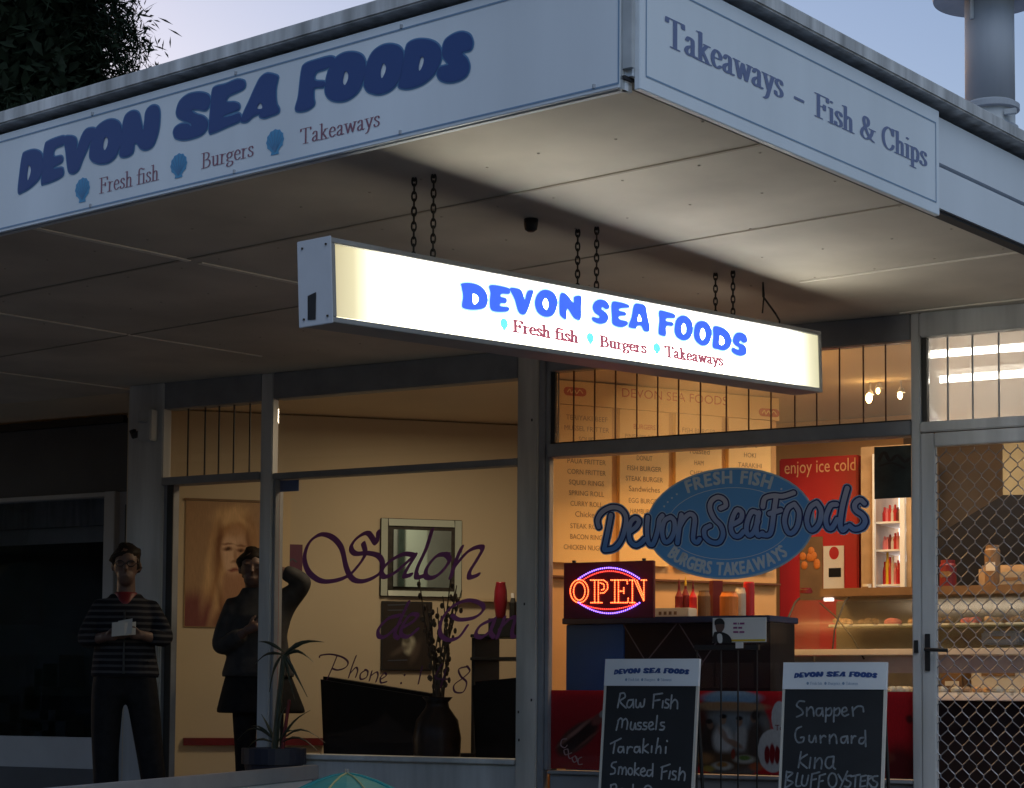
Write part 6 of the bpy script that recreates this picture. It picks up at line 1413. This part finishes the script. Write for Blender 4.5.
# ================================================================== PEOPLE
def evald(o):
    dg = bpy.context.evaluated_depsgraph_get(); dg.update(); return bpy.data.meshes.new_from_object(o.evaluated_get(dg))
def skin_mesh(J, Ed, root, sub=2):
    """J: name -> (x, y, z, rx, ry)"""
    ks = list(J); ix = {k: i for i, k in enumerate(ks)}
    me = bpy.data.meshes.new('figure'); me.from_pydata([J[k][:3] for k in ks], [(ix[a], ix[b]) for a, b in Ed], [])
    o = bpy.data.objects.new('figure', me); COL.objects.link(o); o.modifiers.new('s', 'SKIN'); sv = me.skin_vertices[0].data
    for k in ks: sv[ix[k]].radius = J[k][3:5]; sv[ix[k]].use_root = (k == root)
    if sub: o.modifiers.new('u', 'SUBSURF').levels = sub
    r = evald(o); bpy.data.objects.remove(o); return r
def fuse(meshes, voxel, smooth=2):
    bm = bmesh.new()
    for m_ in meshes: bm.from_mesh(m_)
    me = bpy.data.meshes.new('body'); bm.to_mesh(me); bm.free()
    o = bpy.data.objects.new('body', me); COL.objects.link(o); r = o.modifiers.new('r', 'REMESH'); r.mode = 'VOXEL'; r.voxel_size = voxel
    if smooth: q = o.modifiers.new('sm', 'SMOOTH'); q.factor = .5; q.iterations = smooth
    out = evald(o); bpy.data.objects.remove(o); return out
def mb_mesh(mb):
    me = bpy.data.meshes.new('bit'); me.from_pydata([tuple(v) for v in mb.v], [], mb.f); me.update()
    bm = bmesh.new(); bm.from_mesh(me); bmesh.ops.recalc_face_normals(bm, faces=bm.faces[:]); bm.to_mesh(me); bm.free(); return me
def chain_mesh(pts, rad, sub=2):
    J = {i: (*p_, r_, r_) for i, (p_, r_) in enumerate(zip(pts, rad))}; return skin_mesh(J, [(i, i+1) for i in range(len(pts)-1)], 0, sub)
def head_mesh(c, s=1.0):
    c = Vector(c); mb = MB(); mb.ball(c + Vector((0, .005, .02))*s, .078*s, .096*s, .108*s, 20, 14); mb.ball(c + Vector((0, -.03, -.06))*s, .055*s, .058*s, .062*s, 16, 10)
    n = MB().tube([c + Vector((0, -.088, .015))*s, c + Vector((0, -.106, -.02))*s, c + Vector((0, -.09, -.032))*s], [.008*s, .016*s, .012*s], 8)
    ears = MB(); 
    for k in (-1, 1): ears.ball(c + Vector((k*.08, .012, 0))*s, .012*s, .022*s, .032*s, 8, 6)
    lips = MB().ball(c + Vector((0, -.084, -.062))*s, .024*s, .010*s, .009*s, 10, 6)
    brow = MB(); 
    for k in (-1, 1): brow.ball(c + Vector((k*.032, -.08, .028))*s, .026*s, .014*s, .010*s, 8, 6)
    return [mb_mesh(x) for x in (mb, n, ears, lips, brow)]
def hand_meshes(wrist, dirv, palm_n, side, curl=.5, s=1.0):
    """wrist point, direction to the knuckles, palm normal, side: +1 / -1 gives the thumb's side"""
    w = Vector(wrist); d = Vector(dirv).normalized(); pn = Vector(palm_n).normalized(); pn = (pn - d*pn.dot(d)).normalized(); a = d.cross(pn)*side
    out = [chain_mesh([w - d*.03*s, w + d*.03*s, w + d*.075*s], [.026*s, .032*s, .034*s])]
    for i, (off, L) in enumerate(((.030, .068), (.010, .078), (-.011, .072), (-.030, .056))):
        p0 = w + d*.06*s + a*off*s*.8; p1 = w + d*.095*s + a*off*s; c1 = curl*.9; d1_ = (d*math.cos(c1) + pn*math.sin(c1)); p2 = p1 + d1_*L*.5*s; c2 = curl*1.9; d2_ = (d*math.cos(c2) + pn*math.sin(c2)); p3 = p2 + d2_*L*.5*s
        out.append(chain_mesh([p0, p1, p2, p3], [.010*s, .0095*s, .0085*s, .007*s]))
    p0 = w + d*.02*s + a*.02*s; p1 = w + d*.045*s + a*.045*s + pn*.012*s; p2 = w + d*.075*s + a*.052*s + pn*.025*s
    out.append(chain_mesh([p0, p1, p2], [.013*s, .011*s, .009*s])); return out
def trunk_mesh(sec, n=28):      # sections (x, y, z, rx, ry) lofted to a closed tube
    mb = MB(); k = len(sec)
    for x, y, z, rx, ry in sec: mb.v += [Vector((x+rx*math.cos(2*math.pi*i/n), y+ry*math.sin(2*math.pi*i/n)*(1+.03*math.sin(5*i)), z)) for i in range(n)]
    for j in range(k-1):
        for i in range(n): mb.f.append([j*n+i, j*n+(i+1) % n, (j+1)*n+(i+1) % n, (j+1)*n+i])
    mb.f.append(list(range(n))[::-1]); mb.f.append([(k-1)*n+i for i in range(n)]); return mb_mesh(mb)
def put_mesh(name, me, mtx, mt, parent, smooth=True):
    me.transform(mtx); return link(name, me, mt, parent, smooth)
def person(base, rz, lab, P):
    t = empty('person', base, lab, 'person'); mtx = Matrix.Translation(Vector(base)) @ Matrix.Rotation(rz, 4, 'Z')
    J = P['J']; hd_ = Vector(P['head']); nb_ = Vector(P['neck']); bits = [skin_mesh(J, P['E'], 'pelvis')] + head_mesh(P['head'], P.get('hs', 1))
    bits.append(mb_mesh(MB().tube([nb_ - Vector((0, 0, .05)), nb_, hd_ + Vector((0, .015, -.05)), hd_], [.075, .057, .05, .05], 14)))
    for a_ in P['hands']: bits += hand_meshes(*a_)
    put_mesh('body', fuse(bits, .0062), mtx, P['skin'], t)
    for nm, Jc, Ec, root, mt, sub, extra in P['cloth']: put_mesh(nm, fuse([skin_mesh(Jc, Ec, root, sub)] + extra, .010, 3), mtx, mt, t)
    h = P['head']; s = P.get('hs', 1); hb_ = MB().ball(Vector(h)+Vector((0, .016, .038))*s, .092*s, .1*s, .105*s, 20, 14); bm = bmesh.new(); bm.from_mesh(mb_mesh(hb_))
    for v in bm.verts:
        dy, dz = v.co.y-h[1], v.co.z-h[2]
        v.co.x += random.uniform(-.007, .007) + .012*math.sin(v.co.z*60); v.co.z += random.uniform(-.007, .007); v.co.y += random.uniform(-.005, .005)
        if dy < -.045*s and dz < .06*s: v.co.y = h[1] - .045*s; v.co.z = max(v.co.z, h[2]+.045*s)
    me = bpy.data.meshes.new('hair'); bm.to_mesh(me); bm.free(); put_mesh('hair', me, mtx, 'hair_dark', t)
    if P.get('glasses'):
        g_ = MB()
        for k in (-1, 1): c_ = Vector(h)+Vector((k*.033, -.098, .012))*s; g_.tube([c_ + Vector((.024*math.cos(q), 0, .018*math.sin(q)))*s for q in [2*math.pi*i/14 for i in range(14)]], .0025, 5, closed=True); g_.tube([c_ + Vector((k*.024, 0, .004))*s, Vector(h)+Vector((k*.082, .0, .018))*s], .002, 5)
        g_.tube([Vector(h)+Vector((-.009, -.1, .014))*s, Vector(h)+Vector((.009, -.1, .014))*s], .002, 5); put_mesh('glasses', mb_mesh(g_), mtx, 'black', t)
    for k, (x, y) in enumerate(P['feet']):
        f_ = MB(); f_.ball((x, y-.06, .045), .046, .125, .05, 14, 8); f_.box((x-.04, y-.17, .0), (x+.04, y+.055, .022)); put_mesh('shoe', mb_mesh(f_), mtx, 'black', t)
    return t
# woman in the striped cardigan; figure axes: x to the viewer's right, -y towards the viewer
B1 = q3(124, 700, 8.75); B1 = Vector((B1.x, 8.75, 0))
def legs(hx, kx, fx, z_h=.86, y=0):
    (h1, h2), (k1, k2), (f1, f2) = hx, kx, fx
    return dict(h1=(h1, y, z_h-.06), k1=(k1, y-.01, .47), f1=(f1, y+.01, .07), h2=(h2, y, z_h-.06), k2=(k2, y-.01, .47), f2=(f2, y+.01, .07))
lg = legs((-.095, .10), (-.10, .145), (-.085, .21))
J = {'pelvis': (0, 0, .9, .12, .10), 'waist': (0, 0, 1.05, .12, .10), 'chest': (0, -.005, 1.22, .11, .08)}
for k, r_ in (('h1', .075), ('k1', .055), ('f1', .04), ('h2', .075), ('k2', .055), ('f2', .04)): J[k] = (*lg[k], r_, r_)
arms = {'s1': (-.14, 0, 1.25, .036, .036), 'e1': (-.235, -.03, 1.06, .036, .036), 'w1': (-.09, -.20, 1.09, .03, .03), 's2': (.14, 0, 1.25, .036, .036), 'e2': (.245, -.03, 1.07, .036, .036), 'w2': (.09, -.20, 1.10, .03, .03)}
J.update(arms)
E_ = [('pelvis', 'waist'), ('waist', 'chest'), ('pelvis', 'h1'), ('h1', 'k1'), ('k1', 'f1'), ('pelvis', 'h2'), ('h2', 'k2'), ('k2', 'f2'), ('chest', 's1'), ('s1', 'e1'), ('e1', 'w1'), ('chest', 's2'), ('s2', 'e2'), ('e2', 'w2')]
Jt = {'pelvis': (0, 0, .88, .17, .13), 'wb': (0, 0, 1.0, .15, .12)}; Jt.update({k: (*lg[k], r_, r_) for k, r_ in (('h1', .11), ('k1', .085), ('f1', .068), ('h2', .11), ('k2', .085), ('f2', .068))})
Jt['f1'] = (*lg['f1'][:2], .05, .072, .072); Jt['f2'] = (*lg['f2'][:2], .05, .072, .072)
Et = [('pelvis', 'wb'), ('pelvis', 'h1'), ('h1', 'k1'), ('k1', 'f1'), ('pelvis', 'h2'), ('h2', 'k2'), ('k2', 'f2')]
Jc = {'hem': (0, 0, .95, .15, .12), 'waist': (0, 0, 1.05, .15, .12), 'chest': (0, -.01, 1.22, .14, .11), 'coll': (0, .01, 1.30, .06, .06), 's1': (-.15, 0, 1.265, .06, .06), 'e1': (-.235, -.03, 1.06, .055, .055), 'w1': (-.14, -.155, 1.09, .05, .05), 's2': (.15, 0, 1.265, .06, .06), 'e2': (.245, -.03, 1.07, .055, .055), 'w2': (.14, -.155, 1.10, .05, .05)}
Ec = [('hem', 'waist'), ('waist', 'chest'), ('chest', 'coll'), ('chest', 's1'), ('s1', 'e1'), ('e1', 'w1'), ('chest', 's2'), ('s2', 'e2'), ('e2', 'w2')]
p1 = person(B1, R(38), 'woman in a striped cardigan and black trousers holding white papers by the salon doorway', dict(J=J, E=E_, head=(0, -.02, 1.50), neck=(0, .01, 1.31), hs=.95, hands=[((-.10, -.19, 1.09), (.9, -.35, .05), (.1, .4, .9), 1, .45), ((.10, -.19, 1.10), (-.9, -.35, .05), (-.1, .4, .9), -1, .45)], skin='skin', glasses=True,
    cloth=[('trousers', Jt, Et, 'pelvis', 'trousers', 2, []), ('cardigan', Jc, Ec, 'waist', 'stripes', 2, [trunk_mesh([(.005, 0, .86, .19, .14), (.005, 0, .88, .195, .145), (0, 0, .98, .18, .14), (0, 0, 1.1, .163, .13), (0, -.01, 1.2, .168, .125), (0, -.005, 1.27, .15, .10), (0, .01, 1.315, .11, .075), (0, .02, 1.345, .085, .055)])])], feet=[(lg['f1'][0], .02), (lg['f2'][0], .02)]))
mt1 = Matrix.Translation(B1) @ Matrix.Rotation(R(38), 4, 'Z')
put_mesh('top', trunk_mesh([(0, -.04, 1.25, .03, .07), (0, -.025, 1.30, .055, .06), (0, .0, 1.345, .066, .062), (0, .005, 1.352, .06, .058)]), mt1.copy(), 'darkred', p1)
zp_ = MB().box((-.006, -.152, .88), (.006, -.128, 1.0)).box((-.005, -.146, 1.0), (.005, -.118, 1.24)); put_mesh('zip', mb_mesh(zp_), mt1.copy(), 'black', p1, False)
pm = MB().obox((-.062, -.285, 1.085), (1, .05, .12), (0, .35, .94), (0, -1, .3), .07, .085, .004).obox((.0075, -.281, 1.093), (1, .35, .1), (0, .35, .94), (0, -1, .3), .062, .078, .004).obox((-.03, -.272, 1.09), (1, -.1, .2), (0, .4, .9), (0, -1, .3), .08, .095, .003); me = mb_mesh(pm); me.transform(mt1)
tag(link('papers', me, 'paper'), 'white folded papers held by the woman in the striped cardigan', 'papers')
# second person, dark jacket, one arm raised to the head, inside behind the mullion
B2 = q3(256, 700, 9.42); B2 = Vector((B2.x, 9.42, .012))
lg2 = legs((-.07, .09), (-.06, .10), (-.05, .11), .82)
J2 = {'pelvis': (0, 0, .86, .11, .10), 'waist': (0, 0, 1.0, .11, .10), 'chest': (0, -.01, 1.2, .12, .09)}
for k, r_ in (('h1', .075), ('k1', .055), ('f1', .04), ('h2', .075), ('k2', .055), ('f2', .04)): J2[k] = (*lg2[k], r_, r_)
J2.update({'s1': (-.155, 0, 1.27, .05, .05), 'e1': (-.22, -.04, 1.01, .042, .042), 'w1': (-.05, -.2, 1.13, .03, .03), 's2': (.16, 0, 1.30, .05, .05), 'e2': (.30, -.05, 1.43, .042, .042), 'w2': (.11, -.06, 1.50, .03, .03)})
Jt2 = {'pelvis': (0, 0, .84, .12, .11), 'wb': (0, 0, .95, .12, .11)}; Jt2.update({k: (*lg2[k], r_, r_) for k, r_ in (('h1', .09), ('k1', .07), ('f1', .058), ('h2', .09), ('k2', .07), ('f2', .058))})
Jc2 = {'hem': (0.02, 0, .92, .15, .12), 'hip': (0.01, 0, .96, .15, .12), 'waist': (0, 0, 1.02, .165, .13), 'chest': (0, -.01, 1.2, .165, .125), 'coll': (-.015, 0, 1.37, .07, .065), 's1': (-.15, 0, 1.27, .08, .08), 'e1': (-.22, -.04, 1.01, .068, .068), 'w1': (-.075, -.18, 1.115, .052, .052), 's2': (.15, 0, 1.29, .08, .08), 'e2': (.29, -.05, 1.43, .07, .07), 'w2': (.14, -.06, 1.49, .05, .05)}
Ec2 = [('hem', 'hip'), ('hip', 'waist'), ('waist', 'chest'), ('chest', 'coll'), ('chest', 's1'), ('s1', 'e1'), ('e1', 'w1'), ('chest', 's2'), ('s2', 'e2'), ('e2', 'w2')]
person(B2, R(34), 'person in a grey jacket and dark skirt with one arm raised to the head', dict(J=J2, E=E_, head=(-.03, -.02, 1.50), neck=(-.01, .005, 1.32), hs=.95, hands=[((-.04, -.2, 1.135), (.85, -.1, .4), (0, .8, .2), 1, .5), ((.11, -.06, 1.5), (-.9, -.1, .2), (-.2, .5, -.8), 1, .5)], skin='skin_dark',
    cloth=[('trousers', Jt2, Et, 'pelvis', 'trousers', 2, []), ('skirt', {'a': (.02, 0, .8, .1, .1), 'b': (.02, 0, .88, .1, .1)}, [('a', 'b')], 'a', 'trousers', 2, [trunk_mesh([(.03, 0, .645, .26, .17), (.03, 0, .665, .262, .17), (.02, 0, .78, .225, .155), (.01, 0, .9, .185, .13)])]), ('jacket', Jc2, Ec2, 'waist', 'jacket', 2, [trunk_mesh([(.01, 0, .86, .215, .16), (.01, 0, .88, .215, .165), (.01, 0, .97, .19, .15), (0, -.01, 1.1, .18, .135), (0, -.01, 1.22, .18, .125), (-.005, 0, 1.31, .13, .09), (-.015, 0, 1.39, .075, .065)])])], feet=[(lg2['f1'][0], .02), (lg2['f2'][0], .02)]))
